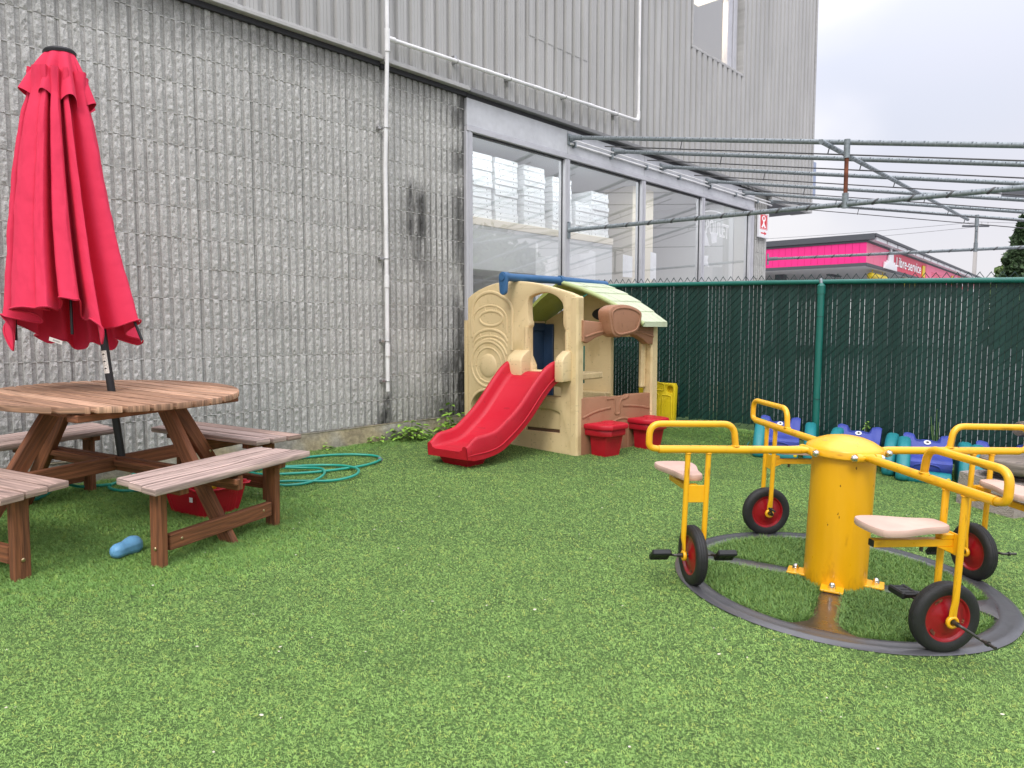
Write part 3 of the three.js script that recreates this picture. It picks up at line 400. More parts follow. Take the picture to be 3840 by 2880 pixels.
// ================================================================ THE FENCE
{
  const g = thing('chain_link_fence', 'dark green chain-link fence woven with slats, between the yard and the street', 'fence'); const L = 4.75, R = rng(77);
  const P = (t, y, o = 0) => V(FE.x + fe.x * t + fnn.x * o, y, FE.z + fe.z * t + fnn.z * o);
  const railY = t => { const tp = 2.42; return t < tp ? lerp(1.418, 1.362, t / tp) : lerp(1.362, 1.292, (t - tp) / 2.0); };
  const gy = t => { const p = P(t, 0); return groundY(p.x, p.z); };
  const frame = new THREE.Matrix4().makeBasis(fe, V(0, 1, 0), fnn).setPosition(FE.x, 0, FE.z);      // local: along, up, towards the yard
  const pt = 2.42;
  const addPost = (t, top) => { const o = 0.055, b = P(t, gy(t) - 0.1, o), e = P(t, top, o).add(V(0.012, 0, 0.008)); part(g, 'post', rod(b, e, 0.029, 0.029, 18), M.greenPaint); part(g, 'post_cap', merge([rod(e.clone().add(V(0, -0.06, 0)), e.clone().add(V(0, 0.008, 0)), 0.0335, 0.0335, 18), rod(e.clone().add(V(0, 0.008, 0)), e.clone().add(V(0, 0.03, 0)), 0.0335, 0.014, 18)]), M.greenPaint); part(g, 'loop_cap', rod(e.clone().add(V(0, 0.02, 0)), P(t, railY(t) + 0.02, 0.03), 0.014), M.galv); for (const y of [top - 0.25, top - 0.95]) part(g, 'tie_wire', new THREE.TorusGeometry(0.031, 0.002, 6, 24).rotateX(Math.PI / 2 + 0.1).translate(lerp(b.x, e.x, 0.7), y, lerp(b.z, e.z, 0.7)), M.wire); };
  addPost(0.03, 1.40); addPost(pt, railY(pt) - 0.045); addPost(4.78, 1.2);
  for (const [a, b] of [[0, 1.42], [1.42, pt - 0.4], [pt - 0.4, pt + 0.5], [pt + 0.5, pt + 1.18], [pt + 1.18, L]]) part(g, 'top_rail', rod(P(a, railY(a), 0.024), P(b + 0.01, railY(b), 0.024), 0.0205 - (a === 0 || a === pt - 0.4 ? 0.0008 : 0), 0.0205 - (a === 0 || a === pt - 0.4 ? 0.0008 : 0), 16), M.greenPaint);
  const w = 0.0359, n = Math.floor(L / w);
  const slatG = [0, 1, 2].map(i => { const gg = cbox(0.0346, 1, 0.0035, 0.001, 'y'); return gg; });
  for (let k = 0; k < n; k++) {
    const t = (k + 0.5) * w, top = railY(t) - 0.010 - 0.008 * R(), bot = gy(t) + 0.035 + 0.03 * R();
    const m = part(g, 'slat', slatG[k % 3], M.slat[Math.min(3, Math.floor(R() * 2.6 + (R() < 0.08 ? 1 : 0)))]); m.scale.set(0.955 + 0.075 * R(), top - bot, 1); m.position.copy(P(t, (top + bot) / 2, 0)); m.rotation.set(0, Math.atan2(-fe.z, fe.x) + 0.16 * (R() - 0.5), 0.0035 * (R() - 0.5));
  }
  // woven wire: rising runs pass in front of the slats, falling runs behind
  const pos = []; const wr = 0.0031;
  const seg = (a, b, r = wr) => { const d = b.clone().sub(a).normalize(), u = V(0, 0, 1).cross(d).normalize(), v = d.clone().cross(u); const q = []; for (let i = 0; i < 4; i++) { const c = Math.cos(i * Math.PI / 2 + 0.78) * r, s = Math.sin(i * Math.PI / 2 + 0.78) * r; q.push([a.clone().addScaledVector(u, c).addScaledVector(v, s), b.clone().addScaledVector(u, c).addScaledVector(v, s)]); } for (let i = 0; i < 4; i++) { const [a0, b0] = q[i], [a1, b1] = q[(i + 1) % 4]; for (const p of [a0, b0, b1, a0, b1, a1]) pos.push(p.x, p.y, p.z); } };
  for (let k = 0; k < n; k++) {
    const h = w * 2, ph = railY(k * w) + 0.052 - Math.ceil((railY(0) + 0.3) / h) * h; const top = railY((k + 0.5) * w) + 0.052;
    for (let j = 0; j < 23; j++) {
      const y = top - j * h; if (y - h < gy(k * w) - 0.02) break;
      const fz = 0.0055, bz = -0.0055, xl = k * w, xr = (k + 1) * w + 0.0015;
      if (k % 2 === 0) { // apex at right
        seg(V(xl, y - h, fz), V(xr, y - h / 2, fz)); seg(V(xr, y - h / 2, bz), V(xl, y, bz)); seg(V(xr, y - h / 2, fz), V(xr, y - h / 2 + 0.006, bz)); if (j === 0) seg(V(xl, y, bz), V(xl - 0.004, y + 0.006, 0));
      } else { seg(V(xl, y - h, bz), V(xr, y - h / 2, bz)); seg(V(xr, y - h / 2, fz), V(xl, y, fz)); }
    }
  }
  // the visible weave: all front runs rise to the right
  pos.length = 0;
  for (let k = 0; k < n; k++) { const h = w * 2, top = railY((k + 0.5) * w) + 0.050; for (let j = 0; j < 23; j++) { const y = top - j * h - (k % 2 ? 0 : w); if (y + w > railY(k * w) + 0.02) continue; if (y - h < gy(k * w) - 0.015) break; const xl = k * w, xr = (k + 1) * w; const yb = y - h + (k % 2 ? w : w), yt = yb + w;
      seg(V(xl, yb, 0.005), V(xr, yt, 0.0065)); seg(V(xr, yt, 0.0065), V(xr + 0.001, yt + 0.004, -0.004)); seg(V(xr, yt, -0.005), V(xl, yt + w, -0.005)); seg(V(xl, yt + w, -0.005), V(xl - 0.001, yt + w + 0.003, 0.005)); } }
  for (let k = 0; k < n; k++) { const r0 = railY(k * w), r1 = railY((k + 1) * w), a = k % 2; seg(V(k * w, r0 + (a ? 0.062 : 0.012), 0.004), V((k + 1) * w, r1 + (a ? 0.012 : 0.062), 0.004), 0.003); if (a) seg(V(k * w + 0.003, r0 + 0.066, 0.004), V(k * w - 0.010, r0 + 0.050, 0.006), 0.003); }
  const wg = new THREE.BufferGeometry(); wg.setAttribute('position', new THREE.Float32BufferAttribute(pos, 3)); wg.applyMatrix4(frame); wg.computeVertexNormals();
  part(g, 'wire_mesh', norm(wg), M.wire).userData.kind = 'stuff';
}

// ================================================================ PICNIC TABLE
const TC = V(-2.03, 0, -3.63), TA = THREE.MathUtils.degToRad(24);
const table = thing('picnic_table', 'round brown wooden picnic table with four attached plank benches by the block wall', 'picnic table'); place(table, TC.x, TC.z, -TA);
{
  const R = 0.585, n = 12, pitch = 2 * R / n, th = 0.03, top = 0.682, r = rng(3), da = THREE.MathUtils.degToRad(-4);
  for (let k = 0; k < n; k++) {
    const a = -R + k * pitch + 0.0035 + 0.002 * r(), b = a + pitch - 0.015 - 0.004 * r(), c0 = v => Math.sqrt(Math.max(0.0004, R * R - v * v)); const pts = [];
    for (let i = 0; i <= 5; i++) { const v = lerp(a, b, i / 5); pts.push([c0(v), v]); } for (let i = 5; i >= 0; i--) { const v = lerp(a, b, i / 5); pts.push([-c0(v), v]); }
    const hole = (k === -1) ? [Array.from({ length: 14 }, (_, i) => [Math.cos(-i * 0.449) * 0.026, Math.sin(-i * 0.449) * 0.026 + 0.0])] : [];
    let g = prism(pts, th, 0.004, hole); g.translate(0, 0, th); g.rotateX(Math.PI / 2); triUV(g, 'x', r() * 3, r() * 3); g.rotateY(da); g.translate(0, top - th + th + 0.002 * (r() - 0.5), 0);
    part(table, 'tabletop_board', g, [M.boardTop, M.boardTop2, M.boardTop3][Math.floor(r() * 3)]);
  }
  const und = top - th - 0.004;
  for (const s of [-1, 1]) { part(table, 'batten', mv(cbox(0.07, 0.035, 0.92, 0.004, 'z', r(), r()), s * 0.33, und - 0.02, 0), M.boardLeg); }
  for (const s of [-1, 1]) part(table, 'batten', mv(cbox(0.6, 0.032, 0.07, 0.004, 'x', r(), r()), 0, und - 0.018, s * 0.36), M.boardLeg);
  // two beams that halve over each other and carry the benches
  part(table, 'beam', mv(cbox(1.66, 0.07, 0.035, 0.004, 'x', r(), r()), 0, 0.314, 0), M.boardLeg); part(table, 'beam', mv(cbox(0.035, 0.07, 0.81, 0.004, 'z', r(), r()), 0, 0.316, 0.425), M.boardLeg); part(table, 'beam', mv(cbox(0.035, 0.07, 0.81, 0.004, 'z', r(), r()), 0, 0.316, -0.425), M.boardLeg);
  for (const s of [-1, 1]) part(table, 'beam', mv(cbox(0.82, 0.03, 0.03, 0.004, 'x', r(), r()), s * 0.44, 0.325, 0.034), M.boardLeg);
  for (let q = 0; q < 4; q++) {
    const turn = g => g.rotateY(-q * Math.PI / 2);
    const bd = (n, g, m) => part(table, n, turn(g), m);
    // bench: three boards across, slightly longer outwards
    for (let k = 0; k < 3; k++) { const rr = 0.585 + 0.105 * k + 0.0, hl = [0.425, 0.45, 0.47][k]; const a = rr - 0.0465, b = rr + 0.0465, sk = 0.012; let g = prism([[a, -hl + sk], [b, -hl - 0.0], [b, hl], [a, hl - sk]], 0.03, 0.0045); g.translate(0, 0, 0.03); g.rotateX(Math.PI / 2); triUV(g, 'z', r() * 3, r() * 3); g.translate(0, 0.385 + 0.0015 * r(), 0); bd('bench_board', g, r() < 0.6 ? M.boardSeat : M.boardSeat2); }
    for (const s of [-1, 1]) { bd('bench_cleat', mv(cbox(0.24, 0.03, 0.05, 0.003, 'x', r(), r()), 0.69, 0.338, s * 0.30), M.boardLeg);
      bd('bench_leg', mv(cbox(0.068, 0.40, 0.036, 0.004, 'y', r(), r()), 0.705, 0.135, s * 0.345), M.boardLeg);
      bd('bolt', mv(new THREE.SphereGeometry(0.009, 10, 6).scale(1, 1, 0.5), 0.705, 0.085, s * 0.366), M.brass); }
    bd('stretcher', mv(cbox(0.034, 0.072, 0.62, 0.004, 'z', r(), r()), 0.715, 0.1, 0), M.boardLeg);
    for (const s of [-1, 1]) bd('bolt', mv(new THREE.SphereGeometry(0.007, 10, 6).scale(0.5, 1, 1), 0.733, 0.105, s * 0.25), M.brass);
    // slanting leg from below the top out to the ground
    const a = V(0.30, und - 0.03, 0.0), b = V(0.73, -0.02, 0.0), d = b.clone().sub(a), len = d.length(); const leg = cbox(0.078, len, 0.036, 0.004, 'y', r(), r()); leg.rotateZ(Math.atan2(d.x, -d.y)); leg.translate((a.x + b.x) / 2, (a.y + b.y) / 2, q % 2 ? 0.038 : -0.038); bd('slanting_leg', leg, M.boardLeg);
    bd('bolt', mv(new THREE.SphereGeometry(0.009, 10, 6).scale(1, 1, 0.5), 0.545, 0.29, q % 2 ? 0.058 : 0.02), M.brass);
  }
}

// ================================================================ FOLDED PARASOL
{
  const g = thing('parasol', 'folded crimson parasol on a leaning black pole through the picnic table', 'parasol');
  const b = V(-2.004, 0.30, -3.63), t = V(-2.223, 2.30, -3.63);
  part(g, 'pole', rod(b, t, 0.0185, 0.0185, 20), M.black);
  part(g, 'finial', lathe([[0, 0.028], [0.022, 0.027], [0.028, 0.018], [0.066, 0.010], [0.073, 0.0], [0.07, -0.012], [0, -0.012]]).rotateZ(0.1).translate(t.x - 0.004, t.y + 0.01, t.z), M.black);
  // hem outline (x to the right, z towards the yard, y offset), folds lying over one another
  const H = [[-0.31, 0.05, 0.0], [-0.29, 0.12, -0.04], [-0.225, 0.155, -0.12], [-0.195, 0.2, -0.03], [-0.225, 0.225, 0.03], [-0.19, 0.235, 0.02], [-0.10, 0.115, 0.0], [-0.105, 0.15, 0.03], [-0.155, 0.262, 0.05], [-0.13, 0.285, 0.055], [-0.07, 0.30, 0.06], [-0.01, 0.295, 0.055], [0.0, 0.27, 0.055], [-0.035, 0.16, 0.05], [-0.02, 0.19, 0.05], [0.0, 0.312, 0.055], [0.025, 0.318, 0.06], [0.052, 0.31, 0.06], [0.02, 0.17, 0.055], [0.04, 0.18, 0.08], [0.09, 0.275, 0.10], [0.15, 0.255, 0.09], [0.155, 0.235, 0.09], [0.08, 0.09, 0.02], [0.11, 0.11, 0.01], [0.19, 0.2, 0.01], [0.245, 0.205, -0.03], [0.225, 0.18, -0.09], [0.15, 0.05, -0.03], [0.24, 0.08, -0.02], [0.335, 0.05, 0.01], [0.32, 0.0, 0.0], [0.22, -0.04, -0.05], [0.25, -0.15, -0.08], [0.2, -0.2, -0.10], [0.12, -0.12, -0.07], [0.09, -0.2, -0.09], [0.03, -0.25, -0.125], [-0.02, -0.15, -0.085], [-0.08, -0.2, -0.115], [-0.15, -0.22, -0.12], [-0.14, -0.12, -0.08], [-0.23, -0.12, -0.09], [-0.27, -0.08, -0.06], [-0.21, -0.01, -0.05]];
  const N = 300, hem = new THREE.CatmullRomCurve3(H.map(p => V(p[0], p[2], p[1])), true, 'centripetal').getPoints(N).slice(0, N);
  const top = { x: -2.235, y: 2.21, z: -3.63 }, hemY = 0.985, r0 = 0.125;
  const canopy = grid(N, 56, (u, v) => {
    const p = hem[Math.round(u * N) % N], a = Math.atan2(p.z, p.x), R = Math.hypot(p.x, p.z), f = Math.pow(v, 0.92);
    const rr = lerp(0.125, 0.275, Math.pow(v, 1.2)) * Math.pow(R / 0.28, lerp(0.8, 1, Math.pow(v, 0.55))) * (1 + 0.012 * (NZ(u * 2 + 2, v + 2, 30, 12, 3) - 0.5) * 6 * (1 - v * 0.4)); const aa = a + 0.05 * Math.sin(v * 5 + a * 2) * (1 - v);
    const pinch = 1 - 0.10 * Math.exp(-(((v - 0.09) / 0.07) ** 2)); const bulge = 1 + 0.06 * Math.sin(Math.PI * Math.min(1, v * 1.05)) * (1 - v);
    const x = top.x + Math.cos(aa) * rr * pinch * bulge + 0.035 * v * v + (-0.015) * Math.sin(v * Math.PI), z = top.z + Math.sin(aa) * rr * pinch * bulge;
    const y = lerp(top.y, hemY + p.y * 1.15, v);
    return [x, y, z, u * 2.2, v * 1.4];
  }, true);
  const cloth = part(g, 'canopy', canopy, M.cloth);
  part(cloth, 'hem', (() => { const pts = []; for (let i = 0; i < N; i += 1) { const p = hem[i]; const a = Math.atan2(p.z, p.x), R = Math.hypot(p.x, p.z); pts.push(V(top.x + p.x + 0.035, hemY + p.y * 1.15 + 0.006, top.z + p.z)); } const gg = new THREE.TubeGeometry(new THREE.CatmullRomCurve3(pts, true), 500, 0.0042, 6, true); return norm(gg); })(), M.cloth);
  const vent = grid(240, 18, (u, v) => { const a = u * Math.PI * 2 + 0.2, l = 0.5 + 0.5 * Math.cos(a * 8 + 0.6 * Math.sin(a)), sh = Math.pow(l, 0.8); const R = lerp(0.062, lerp(0.112, 0.165, sh) * (1 + 0.08 * Math.sin(a * 3 + 1)), Math.pow(v, 0.9)); const y = lerp(2.305, lerp(2.045, 2.085, sh) + 0.02 * Math.cos(a - 2.6), Math.pow(v, 1.08)); return [-2.222 - 0.012 * v + Math.cos(a) * R, y, -3.63 + Math.sin(a) * R, u * 1.2, v * 0.3]; }, true);
  part(g, 'vent_flap', vent, M.cloth);
  for (const [x, z, y0, y1, lean] of [[0.33, 0.035, 1.1, 0.9, 0.045], [0.085, 0.16, 1.05, 0.93, 0.0], [-0.23, 0.1, 1.05, 0.90, 0]]) part(g, 'rib', rod(V(top.x + x - lean * 2 + 0.02, y0 + 0.12, top.z + z), V(top.x + x + lean * 0.6 + 0.02, y1, top.z + z), 0.007, 0.007, 8), M.black);
  // care tag on the lining and pictogram sticker on the pole
  const cv = document.createElement('canvas'); cv.width = 128; cv.height = 32; let x = cv.getContext('2d'); x.fillStyle = '#e9e6e3'; x.fillRect(0, 0, 128, 32); x.fillStyle = '#555'; x.font = 'bold 18px sans-serif'; x.fillText('CIRIVOS', 20, 22);
  const tg = part(g, 'care_tag', new THREE.PlaneGeometry(0.062, 0.02), std({ map: Object.assign(new THREE.CanvasTexture(cv), { colorSpace: THREE.SRGBColorSpace }), roughness: 0.8 })); tg.position.set(top.x + 0.055, 0.90, top.z + 0.21); tg.rotation.set(0.25, 0, Math.PI - 0.35);
  const c2 = document.createElement('canvas'); c2.width = 96; c2.height = 256; x = c2.getContext('2d'); x.fillStyle = '#e6e2d8'; x.fillRect(0, 0, 96, 256); x.strokeStyle = '#8d8a84'; x.lineWidth = 3; for (let i = 0; i < 3; i++) { x.beginPath(); x.roundRect(14, 12 + i * 80, 68, 70, 12); x.stroke(); x.fillStyle = '#222'; x.beginPath(); x.moveTo(22, 50 + i * 80); x.quadraticCurveTo(48, 16 + i * 80, 72, 46 + i * 80); x.lineTo(22, 50 + i * 80); x.fill(); x.fillRect(44, 44 + i * 80, 4, 26); }
  const st = new THREE.CylinderGeometry(0.0192, 0.0192, 0.115, 12, 1, true, -1.0, 1.7); const dir = t.clone().sub(b).normalize(); st.applyQuaternion(new THREE.Quaternion().setFromUnitVectors(V(0, 1, 0), dir)); const sp = b.clone().lerp(t, 0.245); part(g, 'sticker', st.translate(sp.x, sp.y, sp.z), std({ map: Object.assign(new THREE.CanvasTexture(c2), { colorSpace: THREE.SRGBColorSpace }), roughness: 0.5 }));
}

// ================================================================ RED BIN AND ITS TOYS, BLUE TOY, HOSE
{
  const g = thing('toy_bin', 'red plastic bin with wavy sides full of toys under the picnic table', 'bin'); const yaw = -Math.atan2(0.45, 0.89); place(g, -1.70, -3.90, yaw);
  const hx = 0.15, hz = 0.12, h = 0.15; const ring = (e, y, o = 0) => { const n = 96, out = []; for (let i = 0; i < n; i++) { const a = i / n * Math.PI * 2, c = Math.cos(a), s = Math.sin(a), p = 0.32; let x = Math.sign(c) * Math.pow(Math.abs(c), p) * (hx + e), z = Math.sign(s) * Math.pow(Math.abs(s), p) * (hz + e); const k = 1 + 0.035 * Math.cos(a * 14) * (0.4 + y * 6) - o; out.push([x * k, y, z * k]); } return out; };
  const rows = [[-0.005, 0.0, 0], [0.0, 0.004, 0], [0.012, 0.06, 0], [0.026, 0.14, 0], [0.03, 0.15, 0], [0.046, 0.152, 0], [0.047, 0.16, 0], [0.03, 0.161, 0], [0.02, 0.14, 0], [0.004, 0.04, 0], [-0.008, 0.012, 0], [-0.12, 0.010, 0]];
  const rr = rows.map(([e, y, o]) => ring(e, y, o)); part(g, 'tub', grid(96, rows.length - 1, (u, v) => { const R = rr[Math.round(v * (rows.length - 1))], p = R[Math.round(u * 96) % 96]; return [p[0], p[1], p[2], u, v * 0.3]; }, true), M.red);
  part(g, 'sticker', new THREE.PlaneGeometry(0.026, 0.026).translate(0.085, 0.105, 0.162), M.white);
  const q = (n, l, c, geo, m, x, y, z) => { const o = solo(n, geo, m, l, c); o.position.copy(V(x, y, z).applyQuaternion(g.quaternion).add(g.position)); return o; };
  q('squeeze_toy', 'yellow bulb-shaped squeeze toy lying in the red bin', 'toy', lathe([[0, -0.05], [0.025, -0.045], [0.036, -0.02], [0.034, 0.0], [0.02, 0.03], [0.013, 0.045], [0.02, 0.055], [0.014, 0.062], [0, 0.063]], 20).rotateZ(-1.15), M.yellowP, 0.085, 0.155, 0.035);
  q('toy_ball', 'red ball on the left in the red bin', 'ball', new THREE.SphereGeometry(0.048, 24, 16), M.red, -0.05, 0.14, 0.03); q('toy_ball', 'pale blue ball between the red and yellow toys in the bin', 'ball', new THREE.SphereGeometry(0.04, 24, 16), plastic(0.35, 0.52, 0.75), 0.03, 0.125, 0.04);
  q('toy_ball', 'red ball at the back of the red bin', 'ball', new THREE.SphereGeometry(0.045, 24, 16), M.red, 0.05, 0.12, -0.04);
  const b = thing('rubber_toy', 'light blue gourd-shaped rubber toy lying on the turf in front of the table', 'toy');
  const bl = lathe([[0, -0.075], [0.012, -0.073], [0.026, -0.062], [0.033, -0.045], [0.033, -0.025], [0.033, 0.0], [0.040, 0.022], [0.043, 0.045], [0.038, 0.066], [0.024, 0.081], [0.008, 0.087], [0, 0.088]], 32).rotateX(Math.PI / 2).rotateZ(0); part(b, 'body', bl, phys({ color: lin(0.17, 0.42, 0.68), roughness: 0.5, map: T.wear, clearcoat: 0.15, clearcoatRoughness: 0.4 })); part(b, 'nozzle', new THREE.CylinderGeometry(0.006, 0.007, 0.012, 10).rotateX(Math.PI / 2).translate(0, 0, 0.092), M.white);
  place(b, -1.735, -3.14, 2.88, 0.038);
}
{
  const g = thing('garden_hose', 'green garden hose lying in loose loops between the table and the wall', 'hose');
  const run = (pts, lift) => { const c = new THREE.CatmullRomCurve3(pts.map(([x, z, l]) => V(x, groundY(x, z) + 0.016 + (l || 0), z)), false, 'catmullrom', 0.5).getPoints(160); return tube(c, 0.0092, 10, 320); };
  part(g, 'hose', run([[-2.71, -4.53], [-2.45, -4.62], [-2.0, -4.95, 0.01], [-1.6, -5.22], [-1.40, -5.36], [-1.22, -5.42], [-1.05, -5.40], [-0.98, -5.28], [-1.02, -5.12], [-1.12, -4.98], [-1.32, -4.82], [-1.52, -4.73], [-1.66, -4.70], [-1.76, -4.75], [-1.72, -4.86], [-1.57, -4.95], [-1.36, -5.02], [-1.19, -5.0, 0.005], [-1.06, -4.86, 0.016], [-1.05, -4.70, 0.01], [-1.18, -4.58], [-1.44, -4.51, 0.006], [-1.72, -4.42], [-1.95, -4.33], [-2.12, -4.26], [-2.30, -4.19], [-2.42, -4.24], [-2.46, -4.36], [-2.38, -4.43], [-2.16, -4.36, 0.01], [-1.9, -4.42, 0.012], [-1.6, -4.44, 0.004], [-1.42, -4.43], [-1.30, -4.52], [-1.25, -4.68, 0.012], [-1.31, -4.86, 0.012], [-1.46, -4.9, 0.005], [-1.65, -4.86, 0.012]]), M.hose);
  part(g, 'hose_end', run([[-2.43, -4.28, 0.012], [-2.58, -4.22, 0.01], [-2.62, -4.1, 0.05], [-2.68, -3.95], [-2.9, -3.85], [-3.1, -3.95]]), M.hose);
  const c = V(-0.985, groundY(-0.985, -5.29) + 0.016, -5.29); part(g, 'clip', rod(c.clone().add(V(0.012, 0, 0.02)), c.clone().add(V(-0.012, 0, -0.02)), 0.0115), M.galv);
}

// ================================================================ PLAYHOUSE
const house = thing('playhouse', 'tan plastic playhouse with a red slide, green shingled roof and blue ridge pole', 'playhouse'); house.position.set(0.518, groundY(0.518, -5.693), -5.693);
{
  const fW = 1.18, fX = V(0.78, 0, 0.626).normalize(), fN = V(-fX.z, 0, fX.x), sX = V(0.74, 0, -0.672).normalize(), sN = V(-sX.z, 0, sX.x).multiplyScalar(1), sW = 0.99;
  const frameAt = (o, X, org) => { const Z = V(-X.z, 0, X.x); o.matrix.makeBasis(X, V(0, 1, 0), Z).setPosition(org); o.matrix.decompose(o.position, o.quaternion, o.scale); return o; };
  const left = fX.clone().multiplyScalar(-fW), back = sX.clone().multiplyScalar(sW);
  const pF = (name, geo, mat, parent = house) => parent === house ? frameAt(part(house, name, geo, mat), fX, left) : part(parent, name, geo, mat);
  const pS = (name, geo, mat) => frameAt(part(house, name, geo, mat), sX, V(0, 0, 0));
  const arch = (cx, cy, rx, ry, a0, a1, n = 16) => Array.from({ length: n + 1 }, (_, i) => { const a = lerp(a0, a1, i / n); return [cx + rx * Math.cos(a), cy + ry * Math.sin(a)]; });
  // ---- front panel
  const outline = [[0.0, -0.03], [1.17, -0.03], [1.172, 1.27], [1.16, 1.288], ...spline([[1.1, 1.312], [1.0, 1.34], [0.9, 1.368], [0.75, 1.402], [0.58, 1.424], [0.42, 1.425], [0.28, 1.407], [0.14, 1.367], [0.05, 1.325], [0.004, 1.292]], 24, false).map(p => [p.x, p.y])];
  const door = [[0.735, 0.68], [0.733, 0.72], [0.692, 0.80], [0.690, 0.86], [0.690, 1.03], [0.703, 1.05], [0.703, 1.075], [0.692, 1.10], [0.686, 1.18], [0.688, 1.262], ...spline([[0.70, 1.285], [0.76, 1.307], [0.84, 1.318], [0.92, 1.307], [0.99, 1.272], [1.03, 1.232]], 14, false).map(p => [p.x, p.y]), [1.04, 1.2], [1.038, 1.07], [1.045, 1.04], [1.066, 1.0], [1.072, 0.82], [1.03, 0.72], [1.03, 0.68]].reverse();
  const win2 = [[0.60, 0.47], [1.018, 0.47], [1.018, 0.535], [1.0, 0.55], [0.62, 0.55], [0.60, 0.535]];
  const crawl = [[0.045, 0.05], [0.40, 0.05], ...arch(0.2225, 0.30, 0.1775, 0.17, 0, Math.PI, 18)];
  const low = [[0.663, 0.168], [1.01, 0.168], [1.01, 0.33], ...arch(0.8365, 0.33, 0.1735, 0.03, 0.1, Math.PI - 0.1, 8), [0.663, 0.33]];
  const front = pF('front_panel', prism(outline, 0.075, 0.014, [door, win2, crawl, low]), M.tan);
  const rel = (pts, r, closed, sq = 0.5) => { const c = pts.map(p => V(p[0], p[1], 0)); const t = closed ? new THREE.TubeGeometry(new THREE.CatmullRomCurve3(c, true), c.length * 3, r, 8, true) : new THREE.TubeGeometry(new THREE.CatmullRomCurve3(c, false, 'centripetal'), c.length * 4, r, 8, false); t.scale(1, 1, sq); return norm(t); };
  const ell = (cx, cy, rx, ry, n = 40) => arch(cx, cy, rx, ry, 0, Math.PI * 2 * (1 - 1 / n), n - 1);
  // relief mouldings on the left half
  pF('door_relief', merge([
    rel([[0.058, 0.95], [0.055, 1.12], [0.065, 1.2], ...arch(0.265, 1.18, 0.2, 0.16, Math.PI * 0.94, Math.PI * 0.28, 14), [0.47, 1.26], [0.51, 1.2], [0.515, 1.05], [0.512, 0.84]], 0.016),
    rel(ell(0.28, 1.113, 0.132, 0.064), 0.013, true), rel([[0.075, 0.985], [0.073, 1.10], ...arch(0.265, 1.10, 0.19, 0.125, Math.PI * 0.95, Math.PI * 0.05, 14), [0.455, 1.1], [0.455, 0.985]], 0.010),
    rel(arch(0.265, 0.9, 0.195, 0.115, Math.PI * 0.97, Math.PI * 0.03, 14), 0.014), rel(arch(0.265, 0.855, 0.195, 0.105, Math.PI * 0.97, Math.PI * 0.03, 14), 0.011),
    rel(arch(0.265, 0.74, 0.20, 0.19, Math.PI * 0.9, Math.PI * 0.1, 14), 0.013), rel(ell(0.247, 0.712, 0.198, 0.198), 0.014, true), rel(ell(0.247, 0.705, 0.148, 0.152), 0.010, true),
    ...[[0.215, 1.175, 0.205, 1.225], [0.335, 1.172, 0.345, 1.222], [0.17, 0.925, 0.15, 0.98], [0.265, 0.935, 0.265, 0.99], [0.36, 0.92, 0.38, 0.975]].map(([a, b, c, d]) => rel([[a, b], [(a + c) / 2, (b + d) / 2], [c, d]], 0.009)),
    norm(new THREE.SphereGeometry(0.1, 32, 16).scale(1, 1.06, 0.22).translate(0.247, 0.70, -0.003)), ...[[0.15, 0.82], [0.33, 0.83], [0.11, 0.70], [0.385, 0.68], [0.16, 0.58], [0.33, 0.58]].map(([x, y]) => norm(new THREE.SphereGeometry(0.008, 8, 6).translate(x, y, 0.002)))]), M.tan);
  pF('crawl_surround', rel([[0.028, 0.06], [0.028, 0.30], ...arch(0.2225, 0.30, 0.195, 0.187, Math.PI * 0.98, 0.02, 16), [0.417, 0.3], [0.417, 0.06]], 0.013), M.tan);
  pF('recessed_panel', merge([boxAt(0.664, 1.009, 0.195, 0.36, -0.06, -0.022, 0.004)]), M.tan); pF('kick_strip', boxAt(0.664, 1.009, 0.165, 0.205, -0.05, -0.03, 0.003), plastic(0.12, 0.065, 0.04));
  pF('grab_post', rod(V(0.66, 0.80, -0.005), V(0.672, 1.04, -0.005), 0.02), M.tan); pF('grab_post', rod(V(1.085, 0.82, -0.005), V(1.082, 1.0, -0.005), 0.02), M.tan);
  const bracket = (x0, x1) => { const p = [[-0.01, 0.60], [0.115, 0.60], [0.125, 0.63], [0.125, 0.76], [0.10, 0.80], [0.02, 0.845], [-0.01, 0.84]]; const g = prism(p, x1 - x0, 0.014); g.rotateY(-Math.PI / 2); g.translate(x0, 0, 0); return g; };
  pF('slide_bracket', bracket(0.555, 0.715), M.tan); pF('slide_bracket', bracket(1.045, 1.13), M.tan);
  pF('corner_post', merge([boxAt(1.11, 1.186, -0.03, 1.283, -0.095, 0.004, 0.014)]), M.tan);
  pF('platform', boxAt(0.56, 1.12, 0.60, 0.655, -0.5, 0.0, 0.01), M.tan);
